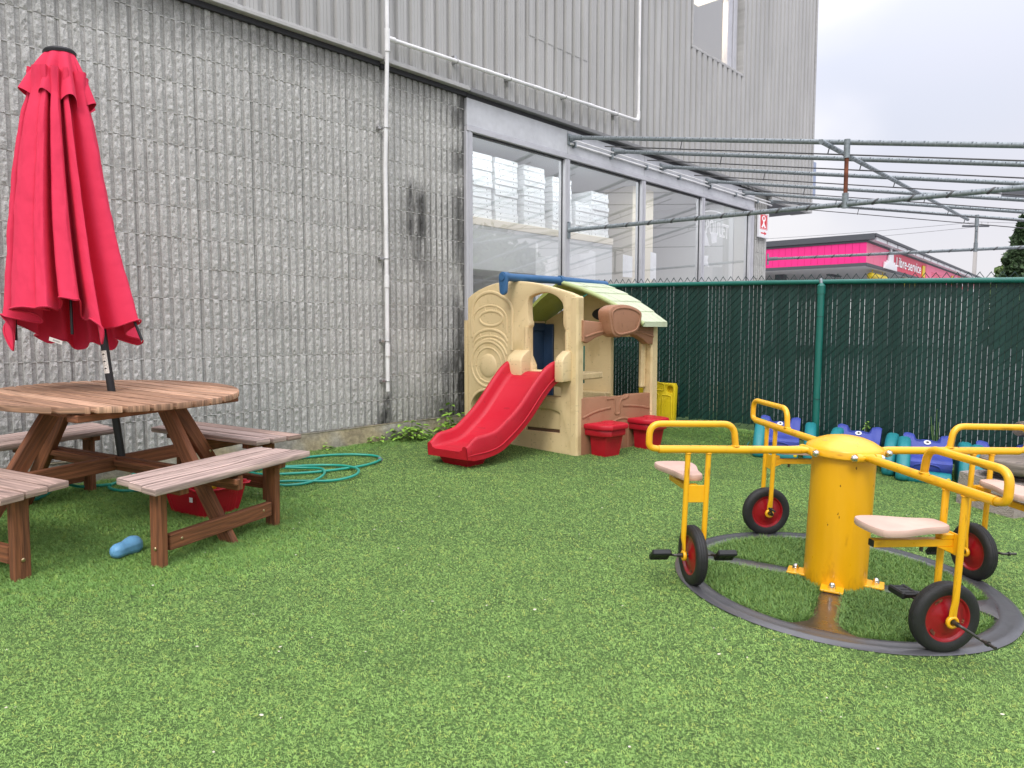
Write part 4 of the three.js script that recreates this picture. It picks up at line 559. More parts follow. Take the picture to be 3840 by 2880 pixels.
  // ---- slide
  {
    const path = []; const prof = t => t < 0.05 ? 0.655 : t < 0.8 ? 0 : 0; const pts = new THREE.CatmullRomCurve3([V(-0.03, 0.668, 0), V(0.07, 0.665, 0), V(0.14, 0.63, 0), V(0.24, 0.545, 0), V(0.45, 0.35, 0), V(0.60, 0.245, 0), V(0.72, 0.178, 0), V(0.84, 0.152, 0), V(0.95, 0.145, 0), V(1.03, 0.137, 0)], false, 'centripetal').getPoints(60);
    const hw = 0.215; const sec = (f) => { const fl = lerp(1, 0.42, smooth(0.84, 1.0, f)) * lerp(0.8, 1, smooth(0.0, 0.1, f)), b = -0.075 * lerp(1, 0.75, smooth(0.9, 1, f)); const L = [[hw + 0.045, b], [hw + 0.047, -0.02], [hw + 0.044, 0.075 * fl], [hw + 0.036, 0.094 * fl], [hw + 0.02, 0.1 * fl], [hw + 0.004, 0.094 * fl], [hw - 0.006, 0.075 * fl], [hw - 0.016, 0.03 * fl], [hw - 0.03, 0.008], [hw - 0.055, 0.0]]; return [...L, ...L.slice().reverse().map(([x, y]) => [-x, y])]; };
    const ns = 20; const g = grid(ns, 60, (u, v) => { const i = Math.round(v * 60), p = pts[i], q = pts[Math.min(60, i + 1)], o = pts[Math.max(0, i - 1)], d = q.clone().sub(o).normalize(), n = V(-d.y, d.x, 0); const s = sec(v)[Math.round(u * ns) % ns]; const flare = 1 + 0.02 * smooth(0.8, 1, v); return [0.80 - 0.068 * v + s[0] * flare * lerp(1, 0.75, v), p.y + n.y * s[1], p.x + n.x * s[1], u, v]; }, true);
    const cap = (i) => { const p = pts[i], q = pts[Math.min(60, i + 1)], o = pts[Math.max(0, i - 1)], d = q.clone().sub(o).normalize(), n = V(-d.y, d.x, 0); const S = sec(i / 60); const sh = new THREE.ShapeGeometry(shape(S)); const P = sh.attributes.position; for (let k = 0; k < P.count; k++) { const x = P.getX(k), y = P.getY(k); P.setXYZ(k, 0.80 - 0.068 * i / 60 + x * lerp(1, 0.75, i / 60), p.y + n.y * y, p.x + n.x * y); } sh.computeVertexNormals(); return norm(sh); };
    const sl = pF('slide', merge([norm(toCreasedNormals(g, 0.9)), cap(60), cap(0)]), M.red);
    sl.userData.label = 'red plastic slide';
    pF('slide_foot', hull([[0.60, 0.12, 0.72], [0.89, 0.12, 0.72], [0.585, 0.09, 0.975], [0.88, 0.09, 0.975], [0.64, -0.03, 0.79], [0.84, -0.03, 0.79], [0.64, -0.03, 0.925], [0.835, -0.03, 0.925], [0.66, 0.22, 0.62], [0.86, 0.22, 0.62]]), M.red);
    pF('slide_seam', merge([1, -1].map(s => norm(new THREE.TubeGeometry(new THREE.CatmullRomCurve3(pts.slice(6, 60).map((p, i) => V(0.80 - 0.068 * (i + 6) / 60 + s * 0.262 * lerp(1, 0.75, (i + 6) / 60), p.y - 0.03, p.x))), 80, 0.005, 6)))), M.red);
    pF('slide_hook', merge([boxAt(0.55, 0.60, 0.63, 0.735, 0.02, 0.12, 0.012), boxAt(1.0, 1.085, 0.64, 0.745, 0.02, 0.11, 0.012)]), M.red);
  }
  // ---- right side: counter, beam, sign shape, rear post
  pS('counter_panel', prism([[0.055, -0.03], [0.965, -0.06], [0.965, 0.455], [0.66, 0.46], [0.64, 0.45], [0.40, 0.45], [0.38, 0.46], [0.055, 0.462]], 0.06, 0.01), M.brown);
  const relS = (p, r) => rel(p, r);
  pS('counter_relief', merge([relS([[0.07, 0.30], [0.2, 0.335], [0.32, 0.352], [0.42, 0.36]], 0.011), relS([[0.58, 0.365], [0.7, 0.358], [0.82, 0.345], [0.955, 0.32]], 0.011), relS([[0.37, 0.435], [0.45, 0.435], [0.47, 0.43]], 0.009), relS([[0.47, 0.43], [0.475, 0.36], [0.48, 0.31], [0.52, 0.30], [0.54, 0.31], [0.545, 0.39], [0.56, 0.42], [0.62, 0.43], [0.66, 0.45]], 0.011), relS([[0.40, 0.14], [0.42, 0.2], ...arch(0.575, 0.185, 0.15, 0.075, Math.PI * 0.9, Math.PI * 0.1, 10), [0.74, 0.18], [0.745, 0.02]], 0.011), ...[0.5, 0.58, 0.66].map(x => relS([[x, 0.0], [x, 0.1], [x, 0.22]], 0.009))]), M.brown);
  const beam = [[0.055, 0.92], [0.11, 0.905], ...spline([[0.2, 0.945], [0.34, 0.978], [0.52, 0.988], [0.7, 0.972], [0.83, 0.93]], 14, false).map(p => [p.x, p.y]), [0.90, 0.888], [0.97, 0.885], [0.985, 1.04], [0.75, 1.07], [0.3, 1.075], [0.055, 1.09]];
  pS('beam', prism(beam, 0.085, 0.014).translate(0, 0, 0.02), M.brown); pS('beam_relief', merge([relS([[0.07, 0.955], [0.2, 0.985], [0.30, 1.0]], 0.01), relS([[0.72, 1.0], [0.83, 0.985], [0.97, 0.955]], 0.01)]).translate(0, 0, 0.021), M.brown);
  const sg = spline([[0.30, 1.165, 0], [0.36, 1.205, 0], [0.55, 1.22, 0], [0.72, 1.185, 0], [0.765, 1.15, 0], [0.745, 1.06, 0], [0.70, 1.0, 0], [0.56, 0.965, 0], [0.40, 0.955, 0], [0.345, 0.985, 0], [0.315, 1.07, 0]], 44).map(p => [0.47 + (p.x - 0.53) * 0.92, p.y]);
  pS('sign_shape', prism(sg, 0.13, 0.018).translate(0, 0, 0.115), M.brown); pS('sign_rim', rel(sg.map(([x, y]) => [lerp(0.475, x, 0.84), lerp(1.085, y, 0.80)]), 0.009, true).translate(0, 0, 0.117), M.brown);
  pS('rear_post', merge([boxAt(0.965, 1.06, -0.06, 1.08, -0.09, 0.01, 0.014), boxAt(0.90, 0.964, 0.5, 1.05, -0.09, -0.05, 0.01)]), M.tan);
  // ---- back and left walls with the blue door
  const bp = prism([[0, -0.05], [1.18, -0.02], [1.18, 1.1], [0.59, 1.40], [0, 1.1]], 0.06, 0.01, [[[0.75, 0.40], [1.10, 0.40], [1.10, 0.95], [0.75, 0.95]], [[0.28, 0.50], [0.46, 0.50], [0.46, 0.86], [0.28, 0.86]]]);
  frameAt(part(house, 'back_panel', bp, M.tan), fX, left.clone().add(back)); 
  frameAt(part(house, 'gable_grille', norm(new THREE.SphereGeometry(0.13, 24, 12).scale(1.2, 0.5, 0.05).translate(0.70, 1.16, 0.004)), M.black), fX, left.clone().add(back));
  frameAt(part(house, 'shelf', boxAt(0.35, 0.75, 0.36, 0.44, 0.0, 0.09, 0.01), M.tan), fX, left.clone().add(back));
  frameAt(part(house, 'left_panel', prism([[0, -0.05], [0.99, -0.02], [0.99, 1.1], [0.0, 1.1]], 0.05, 0.01, [[[0.45, 0.02], [0.45, 1.04], [0.982, 1.04], [0.982, 0.02]]]), M.tan), sX, left);
  part(house, 'door_edge', boxAt(0.0, 0.11, 0.03, 1.07, 0.002, 0.03, 0.006), M.navy); frameAt(house.children[house.children.length - 1], fX, left.clone().add(back));
  const bd = frameAt(part(house, 'door', merge([boxAt(0.455, 0.985, 0.03, 1.03, -0.03, 0.004, 0.006), boxAt(0.45, 0.988, 1.0, 1.08, -0.05, 0.018, 0.01), rel([[0.6, 0.2], [0.6, 0.8], [0.65, 0.92], [0.72, 0.94], [0.79, 0.92], [0.84, 0.8], [0.84, 0.2]], 0.012).translate(0, 0, 0)]), M.navy), sX, left); bd.userData.label = 'dark blue door';
  // ---- ridge pole and roof
  const rp = (f, y, s) => fX.clone().multiplyScalar(-f).addScaledVector(sX, s).setY(y);
  part(house, 'ridge_pole', merge([rod(rp(0.625, 1.452, -0.10), rp(0.60, 1.452, 0.52), 0.034, 0.034, 20), rod(rp(0.625, 1.452, -0.135), rp(0.624, 1.452, -0.095), 0.043, 0.043, 20), rod(rp(0.601, 1.452, 0.50), rp(0.60, 1.452, 0.54), 0.043, 0.043, 20)]), M.blue);
  { const e = frameAt(part(house, 'ridge_clip', merge([prism([...arch(0, 0, 0.043, 0.043, 0, Math.PI, 10), [-0.036, -0.10], ...arch(0, -0.115, 0.034, 0.034, Math.PI, Math.PI * 2, 8), [0.036, -0.1]], 0.035, 0.008).translate(0, 0, 0.03), norm(new THREE.CylinderGeometry(0.03, 0.03, 0.012, 20).rotateX(Math.PI / 2).translate(0, 0, 0.034))]), M.blue), fX, rp(0.625, 1.452, -0.125)); }
  part(house, 'ridge_cap', (() => { const a = rp(0.6, 1.452, 0.54), b = rp(0.59, 1.44, 1.12); return rod(a, b, 0.036, 0.034, 14); })(), M.blue);
  const roofS0 = 0.54, roofS1 = 1.055; const rc = f => { const t = f; const F = lerp(0.575, -0.095, t), y = lerp(1.445, 1.075, t) + 0.042 * Math.sin(Math.PI * t); return [F, y]; };
  const roofBody = (side) => { const n = 16, list = []; const pt = (t, o, s) => { const [F, y] = rc(t); const f = side > 0 ? F : 1.18 - F; return rp(f, y + o, roofS1 - (roofS1 - s) * (roofS1 - lerp(0.51, 0.715, t)) / (roofS1 - roofS0)); }; const q = (a, b, c, d) => { const g = new THREE.BufferGeometry(); g.setAttribute('position', new THREE.Float32BufferAttribute([a, b, c, a, c, d].flatMap(v => [v.x, v.y, v.z]), 3)); g.computeVertexNormals(); return triUV(g, 'x'); };
    for (let i = 0; i < n; i++) { const a = i / n, b = (i + 1) / n; list.push(q(pt(a, 0, roofS0), pt(b, 0, roofS0), pt(b, 0, roofS1), pt(a, 0, roofS1)), q(pt(a, -0.035, roofS0), pt(b, -0.035, roofS0), pt(b, -0.035, roofS1), pt(a, -0.035, roofS1)), q(pt(a, 0, roofS0), pt(b, 0, roofS0), pt(b, -0.035, roofS0), pt(a, -0.035, roofS0)), q(pt(a, 0, roofS1), pt(b, 0, roofS1), pt(b, -0.035, roofS1), pt(a, -0.035, roofS1))); }
    list.push(q(pt(1, 0, roofS0), pt(1, 0, roofS1), pt(1, -0.035, roofS1), pt(1, -0.035, roofS0))); return [merge(list), pt]; };
  const [rg, ptR] = roofBody(1), roof = part(house, 'roof', rg, M.rofgreen); const [lg] = roofBody(-1); part(house, 'roof', lg, M.limegreen, 'lime green inner roof half');
  const R = rng(9); const rowsN = 5;
  for (let i = 0; i < rowsN; i++) { let s = roofS0; const off = (i % 2) * 0.07; let edges = [roofS0]; for (let e = roofS0 + 0.14 - off; e < roofS1 - 0.03; e += 0.14) edges.push(e); edges.push(roofS1);
    for (let k = 0; k < edges.length - 1; k++) { const a = edges[k] + 0.003, b = edges[k + 1] - 0.003, t0 = i / rowsN + 0.004, t1 = (i + 1) / rowsN + 0.01, lift = 0.004 + 0.003 * R(); const c = (t, o, s2) => ptR(Math.min(1, t), o, s2); const P8 = [c(t0, 0.0015, a), c(t0, 0.0015, b), c((t0 + t1) / 2, 0.002 + lift * 0.6, a), c((t0 + t1) / 2, 0.002 + lift * 0.6, b), c(t1, 0.004 + lift, a), c(t1, 0.004 + lift, b), c(t1, -0.002, a), c(t1, -0.002, b), c(t0, -0.003, a), c(t0, -0.003, b)].map(v => [v.x, v.y, v.z]); part(roof, 'shingle', hull(P8), M.rofgreen); } }
  // roof edge board at the eave and the front verge
  part(roof, 'verge', (() => { const p = []; for (let i = 0; i <= 14; i++) p.push(ptR(i / 14, -0.014, roofS0)); return tube(p, 0.02, 8, 40); })(), M.limegreen.clone()).material.color.setRGB(0.42, 0.50, 0.22);
  // ---- two red stools on the side
  for (const [s, l] of [[0.25, 'near red stool'], [0.81, 'far red stool']]) {
    const st = frameAt(part(house, 'stool', prism([[-0.165, 0], [0.165, 0], [0.165, 0.15], [0.14, 0.21], [0.10, 0.245], [-0.10, 0.25], [-0.15, 0.2], [-0.168, 0.15]], 0.04, 0.01).translate(0, 0, 0.04).rotateX(Math.PI / 2).translate(0, 0.255, 0), M.red, l), sX, sX.clone().multiplyScalar(s).setY(0));
    part(st, 'stool_rim', prism([[-0.15, 0], [0.15, 0], [0.15, 0.14], [0.125, 0.19], [0.09, 0.225], [-0.09, 0.23], [-0.135, 0.185], [-0.152, 0.14]], 0.055, 0.01).translate(0, 0, 0.055).rotateX(Math.PI / 2).translate(0, 0.215, 0), M.darkred);
    part(st, 'stool_foot', hull([[-0.125, 0.2, 0.03], [0.125, 0.2, 0.03], [-0.115, 0.2, 0.19], [0.115, 0.2, 0.19], [-0.09, -0.06, 0.03], [0.09, -0.06, 0.03], [-0.08, -0.06, 0.155], [0.08, -0.06, 0.155]]), M.darkred);
    part(st, 'top_relief', merge([[-0.08, 0.06], [0.05, 0.09], [-0.03, 0.15], [0.09, 0.04]].map(([x, z], i) => norm(new THREE.SphereGeometry(0.035 + 0.008 * i, 12, 6).scale(1.2, 0.09, 0.8).translate(x, 0.2555, z)))), M.red);
  }
}
// yellow panel toy leaning at the fence behind the playhouse
{
  const g = thing('activity_board', 'yellow plastic panel with a round socket standing behind the playhouse at the fence', 'toy panel'); g.position.set(1.50, groundY(1.5, -6.86), -6.86); g.rotation.y = Math.atan2(-fe.z, fe.x);
  part(g, 'board', prism([[-0.32, -0.02], [0.06, -0.02], [0.075, 0.37], [0.06, 0.40], [-0.32, 0.40]], 0.07, 0.012, [Array.from({ length: 20 }, (_, i) => [0.02 + 0.034 * Math.cos(-i * 0.314), 0.34 + 0.034 * Math.sin(-i * 0.314)])]), M.yellowP);
  part(g, 'socket', norm(new THREE.CircleGeometry(0.036, 20).translate(0.02, 0.34, -0.045)), M.yellowP);
  part(g, 'relief', merge([[[-0.2, 0.33], [-0.2, 0.39], [-0.12, 0.405], [-0.04, 0.39], [-0.045, 0.33], [-0.2, 0.33]], [[-0.2, 0.06], [-0.2, 0.28], [-0.1, 0.29], [-0.09, 0.06]], [[-0.06, 0.06], [-0.06, 0.28], [0.035, 0.275], [0.04, 0.06]]].map(p => norm(new THREE.TubeGeometry(new THREE.CatmullRomCurve3(p.map(q => V(q[0], q[1], 0)), false, 'catmullrom', 0.1), 40, 0.007, 6).scale(1, 1, 0.7)))), M.yellowP);
}

// ================================================================ PEDAL CAROUSEL
const CC = V(1.42, 0, -3.075), RO = 0.685, RI = 0.588, SPK = 118, UNIT = 83;
const car = thing('pedal_carousel', 'yellow pedal roundabout with four seats, red wheels and a central drum', 'carousel'); place(car, CC.x, CC.z, 0);
{
  const D2 = Math.PI / 180, R = rng(21);
  // running track and cross strips sunk in the turf
  const ringG = (r0, r1, y) => grid(120, 6, (u, v) => { const a = u * Math.PI * 2, r = lerp(r0, r1, v); return [Math.cos(a) * r, y - 0.004 * Math.exp(-(((v - 0.5) / 0.22) ** 2)) - (v < 0.01 || v > 0.99 ? 0.012 : 0), Math.sin(a) * r, a * 0.64, r]; }, true);
  part(car, 'track_ring', norm(ringG(RI, RO, 0.016)), M.mat);
  for (let i = 0; i < 4; i++) { const a = (SPK + 90 * i) * D2, hw = 0.044, o = [[0.1, -hw], [0.46, -hw], [0.53, -hw - 0.012], [0.575, -hw - 0.05], [0.594, -hw - 0.085], [0.596, hw + 0.085], [0.575, hw + 0.05], [0.53, hw + 0.012], [0.46, hw], [0.1, hw]];
    const g = prism(o, 0.01, 0.001).rotateX(-Math.PI / 2).translate(0, 0.0145, 0); g.rotateY(-a); part(car, 'cross_strip', g, i === 0 ? M.matBrown : M.mat); }
  // drum and domed cap
  part(car, 'drum', lathe([[0.127, 0.0], [0.128, 0.006], [0.128, 0.585], [0.1, 0.586]], 72), M.yellowPost);
  part(car, 'cap', lathe([[0.125, 0.575], [0.150, 0.571], [0.156, 0.576], [0.156, 0.602], [0.152, 0.610], [0.142, 0.616], [0.115, 0.633], [0.08, 0.646], [0.04, 0.6535], [0, 0.656]], 72), M.yellow);
  for (let i = 0; i < 4; i++) { const a = (SPK + 90 * i) * D2; const pl = part(car, 'foot_plate', boxAt(0.115, 0.195, 0.016, 0.025, -0.045, 0.045, 0.002).rotateY(-a), M.yellow);
    part(pl, 'bolt', merge([norm(new THREE.CylinderGeometry(0.0155, 0.0155, 0.012, 6).translate(0.162, 0.031, 0)), norm(new THREE.SphereGeometry(0.0125, 14, 10).translate(0.162, 0.04, 0))]).rotateY(-a), M.chrome); }
  // four rider stations
  const seatTop = spline([[0.035, -0.036, 0], [0.06, -0.05, 0], [0.12, -0.058, 0], [0.24, -0.09, 0], [0.30, -0.085, 0], [0.318, -0.055, 0], [0.318, 0.055, 0], [0.30, 0.085, 0], [0.24, 0.09, 0], [0.12, 0.058, 0], [0.06, 0.05, 0], [0.035, 0.036, 0]], 64).map(p => [p.y, p.x]);
  for (let i = 0; i < 4; i++) {
    const th = -(UNIT + 90 * i) * D2, Q = g => g.rotateY(th), add = (n, g, m, p = car) => part(p, n, Q(norm(g)), m);
    add('arm', merge([rod(V(0.20, 0.590, 0), V(0.832, 0.590, 0), 0.0168, 0.0168, 20), (() => { const g = new THREE.CylinderGeometry(0.0165, 0.0168, 0.075, 20, 6); const p = g.attributes.position; for (let k = 0; k < p.count; k++) { const t = smooth(0.0, 1, (p.getY(k) + 0.0375) / 0.075); p.setX(k, p.getX(k) * lerp(1, 0.45, t)); p.setZ(k, p.getZ(k) * lerp(1, 1.45, t)); } g.computeVertexNormals(); return norm(g.rotateZ(Math.PI / 2).translate(0.170, 0.590, 0)); })(), norm(new THREE.CircleGeometry(0.0168, 20).rotateY(Math.PI / 2).translate(0.832, 0.59, 0))]), M.yellow);
    add('arm_pivot', merge([rod(V(0.166, 0.588, -0.055), V(0.166, 0.588, 0.055), 0.011), ...[-1, 1].map(s => rod(V(0.166, 0.588, s * 0.030), V(0.166, 0.588, s * 0.052), 0.0185)), boxAt(0.148, 0.172, 0.572, 0.604, -0.05, 0.05, 0.004)]), M.yellow);
    for (const s of [-1, 1]) add('bolt', merge([norm(new THREE.CylinderGeometry(0.0155, 0.0155, 0.013, 6).rotateX(Math.PI / 2).translate(0.166, 0.588, s * 0.058)), norm(new THREE.SphereGeometry(0.012, 12, 8).scale(1, 1, 0.7).translate(0.166, 0.588, s * 0.066))]), M.chrome);
    add('handlebar', tube(bend([V(0.822, 0.590, 0), V(0.874, 0.596, 0), V(0.874, 0.697, 0), V(0.508, 0.699, 0), V(0.494, 0.596, 0)], 0.05, 10), 0.0138, 16, 120), M.yellow);
    add('weld', merge([norm(new THREE.TorusGeometry(0.0145, 0.0035, 6, 20).rotateX(Math.PI / 2).translate(0.495, 0.606, 0)), ...[0.612, 0.702].map(x => norm(new THREE.TorusGeometry(0.0118, 0.003, 6, 20).rotateX(Math.PI / 2).translate(x, 0.573, 0)))]), M.yellow);
    // forks straddling the wheel, flattened to an eye at the axle
    for (const x of [0.612, 0.702]) {
      const s = x < 0.65 ? 1 : -1; const g = new THREE.CylinderGeometry(0.0114, 0.0114, 0.44, 18, 14); const p = g.attributes.position; for (let k = 0; k < p.count; k++) { const t = smooth(-0.15, -0.215, p.getY(k)); p.setX(k, p.getX(k) * lerp(1, 0.4, t) + s * 0.006 * t); p.setZ(k, p.getZ(k) * lerp(1, 1.35, t)); } g.computeVertexNormals(); g.translate(x, 0.365, 0);
      add('fork', merge([norm(g), norm(new THREE.TorusGeometry(0.0165, 0.007, 8, 24).rotateY(Math.PI / 2).scale(1.2, 1, 1).translate(x + s * 0.006, 0.130, 0))]), M.yellow);
    }
    add('fork_plate', boxAt(0.619, 0.695, 0.362, 0.436, -0.002, 0.004, 0.001), M.yellow);
    add('seat_bar', merge([boxAt(0.642, 0.672, 0.388, 0.414, 0.004, 0.295, 0.002), boxAt(0.640, 0.674, 0.414, 0.432, 0.004, 0.05, 0.002), hull([[0.640, 0.388, 0.004], [0.674, 0.388, 0.004], [0.640, 0.365, 0.004], [0.674, 0.365, 0.004], [0.640, 0.388, 0.06], [0.674, 0.388, 0.06]])]), M.yellow);
    add('end_plug', boxAt(0.6435, 0.6705, 0.3895, 0.4125, 0.292, 0.299, 0.002), M.black);
    const seat = add('seat', prism(seatTop.map(([x, z]) => [x, z]), 0.028, 0.008).rotateX(Math.PI / 2).translate(0.657, 0.444, 0.005), M.seatSide);
    add('seat_top', prism(seatTop.map(([x, z]) => [x * 0.93, 0.178 + (z - 0.178) * 0.955]), 0.006, 0.0025).rotateX(Math.PI / 2).translate(0.657, 0.4465, 0.005), M.seat, seat);
    for (const [x, z] of [[-0.05, 0.27], [0.05, 0.27], [0.0, 0.09]]) add('screw', new THREE.CylinderGeometry(0.009, 0.009, 0.003, 12).translate(0.657 + x, 0.4468, z), M.seatSide, seat);
    add('under_bolt', new THREE.CylinderGeometry(0.006, 0.006, 0.022, 8).translate(0.657, 0.380, 0.11), M.crank);
    // wheel
    const wy = 0.132, wr = 0.127; const wheel = new THREE.Group(); wheel.name = 'wheel'; car.add(wheel);
    const lz = (pts, seg = 64) => lathe(pts, seg).rotateZ(-Math.PI / 2).translate(0.657, wy, 0);
    add('tyre', lz([[0.083, -0.018], [0.092, -0.0225], [0.108, -0.0235], [0.119, -0.0205], [0.1255, -0.013], [0.1262, -0.0105], [0.125, -0.01], [0.1265, -0.009], [0.127, -0.001], [0.1256, 0], [0.127, 0.001], [0.1265, 0.009], [0.125, 0.01], [0.1262, 0.0105], [0.1255, 0.013], [0.119, 0.0205], [0.108, 0.0235], [0.092, 0.0225], [0.083, 0.018], [0.083, -0.018]], 80), M.rubber, wheel);
    add('rim', lz([[0.0, -0.022], [0.02, -0.021], [0.05, -0.013], [0.066, -0.008], [0.075, -0.009], [0.08, -0.0175], [0.084, -0.0185], [0.084, 0.0185], [0.08, 0.0175], [0.075, 0.009], [0.066, 0.008], [0.05, 0.013], [0.02, 0.021], [0.0, 0.022]], 64), M.rimRed, wheel);
    add('rim_scuff', merge([0.3, 2.2, 4.4].map((a, k) => { const g = new THREE.RingGeometry(0.062, 0.078 - 0.004 * k, 14, 1, a + i, 0.45 - 0.1 * k); const p = g.attributes.position; for (let q = 0; q < p.count; q++) { const rr = Math.hypot(p.getX(q), p.getY(q)); p.setXYZ(q, 0.0088 + (rr > 0.07 ? 0.0035 : 0.0008), p.getX(q), p.getY(q)); } g.computeVertexNormals(); return norm(g.translate(0.657, wy, 0)); })), M.rust, wheel);
    add('axle', rod(V(0.59, wy, 0), V(0.724, wy, 0), 0.0085), M.crank, wheel);
    // cranks and pedals
    const ca = [0.15, 0.55, -0.9, 2.6][i], cx = Math.cos(ca), sy = Math.sin(ca); const ped = [[false, true], [true, true], [true, false], [false, true]][i];   // outer, inner
    const kb = [-0.55, -0.25, -0.9, 0.1][i], kz = Math.cos(kb), ky = Math.sin(kb), kl = [0.075, 0.035, 0.055, 0.06][i];
    for (const s of [1, -1]) { const x0 = s > 0 ? 0.716 : 0.598, pz = s * kz * kl * (i === 0 ? -1 : 1), py = s * ky * kl; add('crank', tube(bend([V(x0, wy, 0), V(x0 + s * 0.022, wy, 0), V(x0 + s * 0.03, wy + py * 0.6, pz * 0.6), V(x0 + s * 0.036, wy + py, pz), V(x0 + s * 0.1, wy + py, pz)], 0.012, 5), 0.0055, 10, 40), M.crank);
      if ((s > 0 && ped[0]) || (s < 0 && ped[1])) { const px = x0 + s * 0.072; const pg = merge([cbox(0.085, 0.018, 0.062, 0.004), ...[-1, 1].map(z => mv(cbox(0.084, 0.026, 0.018, 0.005), 0, 0, z * 0.024)), ...[-0.03, 0, 0.03].map(xx => mv(cbox(0.008, 0.024, 0.06, 0.002), xx, 0, 0))]); pg.rotateX(i * 0.7 + (i === 2 ? 0.9 : 0)); add('pedal', mv(pg, px, wy + py, pz), M.pedal); }
      else { add('crank_collar', rod(V(x0 + s * 0.062, wy + py, pz), V(x0 + s * 0.07, wy + py, pz), 0.0095), M.crank); } }
  }
}

// ================================================================ FOUR ROCKER TOYS ALONG THE FENCE
{
  const proto = new THREE.Group();
  const side = [[-0.19, 0.0], [-0.22, 0.06], [-0.22, 0.15], [-0.17, 0.235], [-0.09, 0.27], [0.0, 0.26], [0.09, 0.225], [0.165, 0.165], [0.215, 0.09], [0.225, 0.025], [0.2, 0.0]];
  const sm = spline(side.map(p => [p[0], p[1], 0]), 50).map(p => [p.x, p.y]);
  for (const s of [-1, 1]) { const g = prism(sm, 0.085, 0.026, [], 1.2); g.rotateY(-Math.PI / 2); g.translate(s * 0.185 - (s > 0 ? 0.0 : 0.0) - 0.0425 + 0.085, 0, 0); g.translate(-0.0425, 0, 0); part(proto, 'side_arch', g, M.teal); part(proto, 'groove', norm(new THREE.TubeGeometry(new THREE.CatmullRomCurve3([V(s * 0.231, 0.06, 0.13), V(s * 0.231, 0.068, 0.0), V(s * 0.231, 0.06, -0.13)]), 16, 0.004, 6)), M.teal); }
  part(proto, 'base_bar', prism(spline([[0.06, 0.0, 0], [0.06, 0.05, 0], [0.1, 0.075, 0], [0.17, 0.07, 0], [0.2, 0.04, 0], [0.19, 0.0, 0]], 30).map(p => [p.x, p.y]), 0.30, 0.012, [], 1.2).rotateY(-Math.PI / 2).translate(-0.15, 0, 0).rotateY(0), M.teal);
  part(proto, 'plug', norm(new THREE.SphereGeometry(0.014, 12, 8).scale(1, 1, 0.5).translate(0.13, 0.04, 0.2)), M.yellowP);
  // blue seat: high back edge with a scoop cut out, sloping deck, rounded nose
  const W = 0.30, prof = [[-0.165, 0.285], [-0.14, 0.295], [-0.11, 0.288], [-0.02, 0.205], [0.06, 0.165], [0.12, 0.155], [0.148, 0.135], [0.15, 0.10], [0.13, 0.06], [-0.05, 0.055], [-0.15, 0.08], [-0.175, 0.2]];
  const seat = grid(36, 44, (u, v) => { const xx = lerp(-W / 2, W / 2, u); const c = new THREE.Vector2(); const k = v * prof.length, i = Math.floor(k) % prof.length, t = k - Math.floor(k), a = prof[i], b = prof[(i + 1) % prof.length]; let z = lerp(a[0], b[0], t), y = lerp(a[1], b[1], t); const n = smooth(0.088, 0.06, Math.abs(xx)); if (y > 0.2) y = lerp(y, Math.min(y, 0.25), n); const ch = smooth(0.05, 0.02, Math.abs(Math.abs(xx) - 0.07)); if (y > 0.17 && z < 0.1) y -= 0.006 * ch; const e = smooth(W / 2 - 0.018, W / 2, Math.abs(xx)); y = lerp(y, 0.15 + (y - 0.15) * 0.95, e); z = lerp(z, z * 0.95, e); return [xx, y, z, xx, v]; });
  const cap = s => { const sh = new THREE.ShapeGeometry(shape(prof.map(([z, y]) => [z * 0.95, 0.15 + (y - 0.15) * 0.93]))); sh.rotateY(-Math.PI / 2 * 1); sh.translate(s * W / 2, 0, 0); return norm(sh); };
  part(proto, 'seat', merge([norm(toCreasedNormals(seat, 0.6)), cap(1), cap(-1)]), M.royal);
  part(proto, 'front_relief', norm(new THREE.TubeGeometry(new THREE.CatmullRomCurve3([V(-0.085, 0.09, 0.146), V(-0.07, 0.115, 0.156), V(0, 0.128, 0.158), V(0.07, 0.115, 0.156), V(0.085, 0.09, 0.146)]), 30, 0.0045, 6)), M.royal);
  const eye = part(proto, 'eye_sticker', norm(new THREE.CircleGeometry(0.019, 20).scale(1.15, 1, 1)), M.white); eye.position.set(0, 0.246, -0.055); eye.rotation.x = -0.82; const pu = part(eye, 'pupil', norm(new THREE.CircleGeometry(0.0095, 16).translate(0.001, 0.001, 0.0012)), M.black);
  const labels = ['blue and teal rocker seat nearest the green fence post', 'blue and teal rocker seat behind the drum with a weed above it', 'blue and teal rocker seat third from the fence post', 'blue and teal rocker seat partly hidden by the wood-look table'];
  [[2.255, -6.0, 0.1], [2.72, -5.6, 0.1], [3.07, -5.25, 0.1], [3.43, -4.95, 0.08]].forEach(([px, pz, a], i) => { const c = proto.clone(); c.name = numbered('rocker_seat'); tag(c, labels[i], 'toy seat', 'blue and teal rocker seats along the fence'); scene.add(c); c.scale.setScalar(1.06); place(c, px, pz, Math.atan2(fnn.x, fnn.z) + a + [0.2, 0.05, 0.1, 0.1][i]); });
}
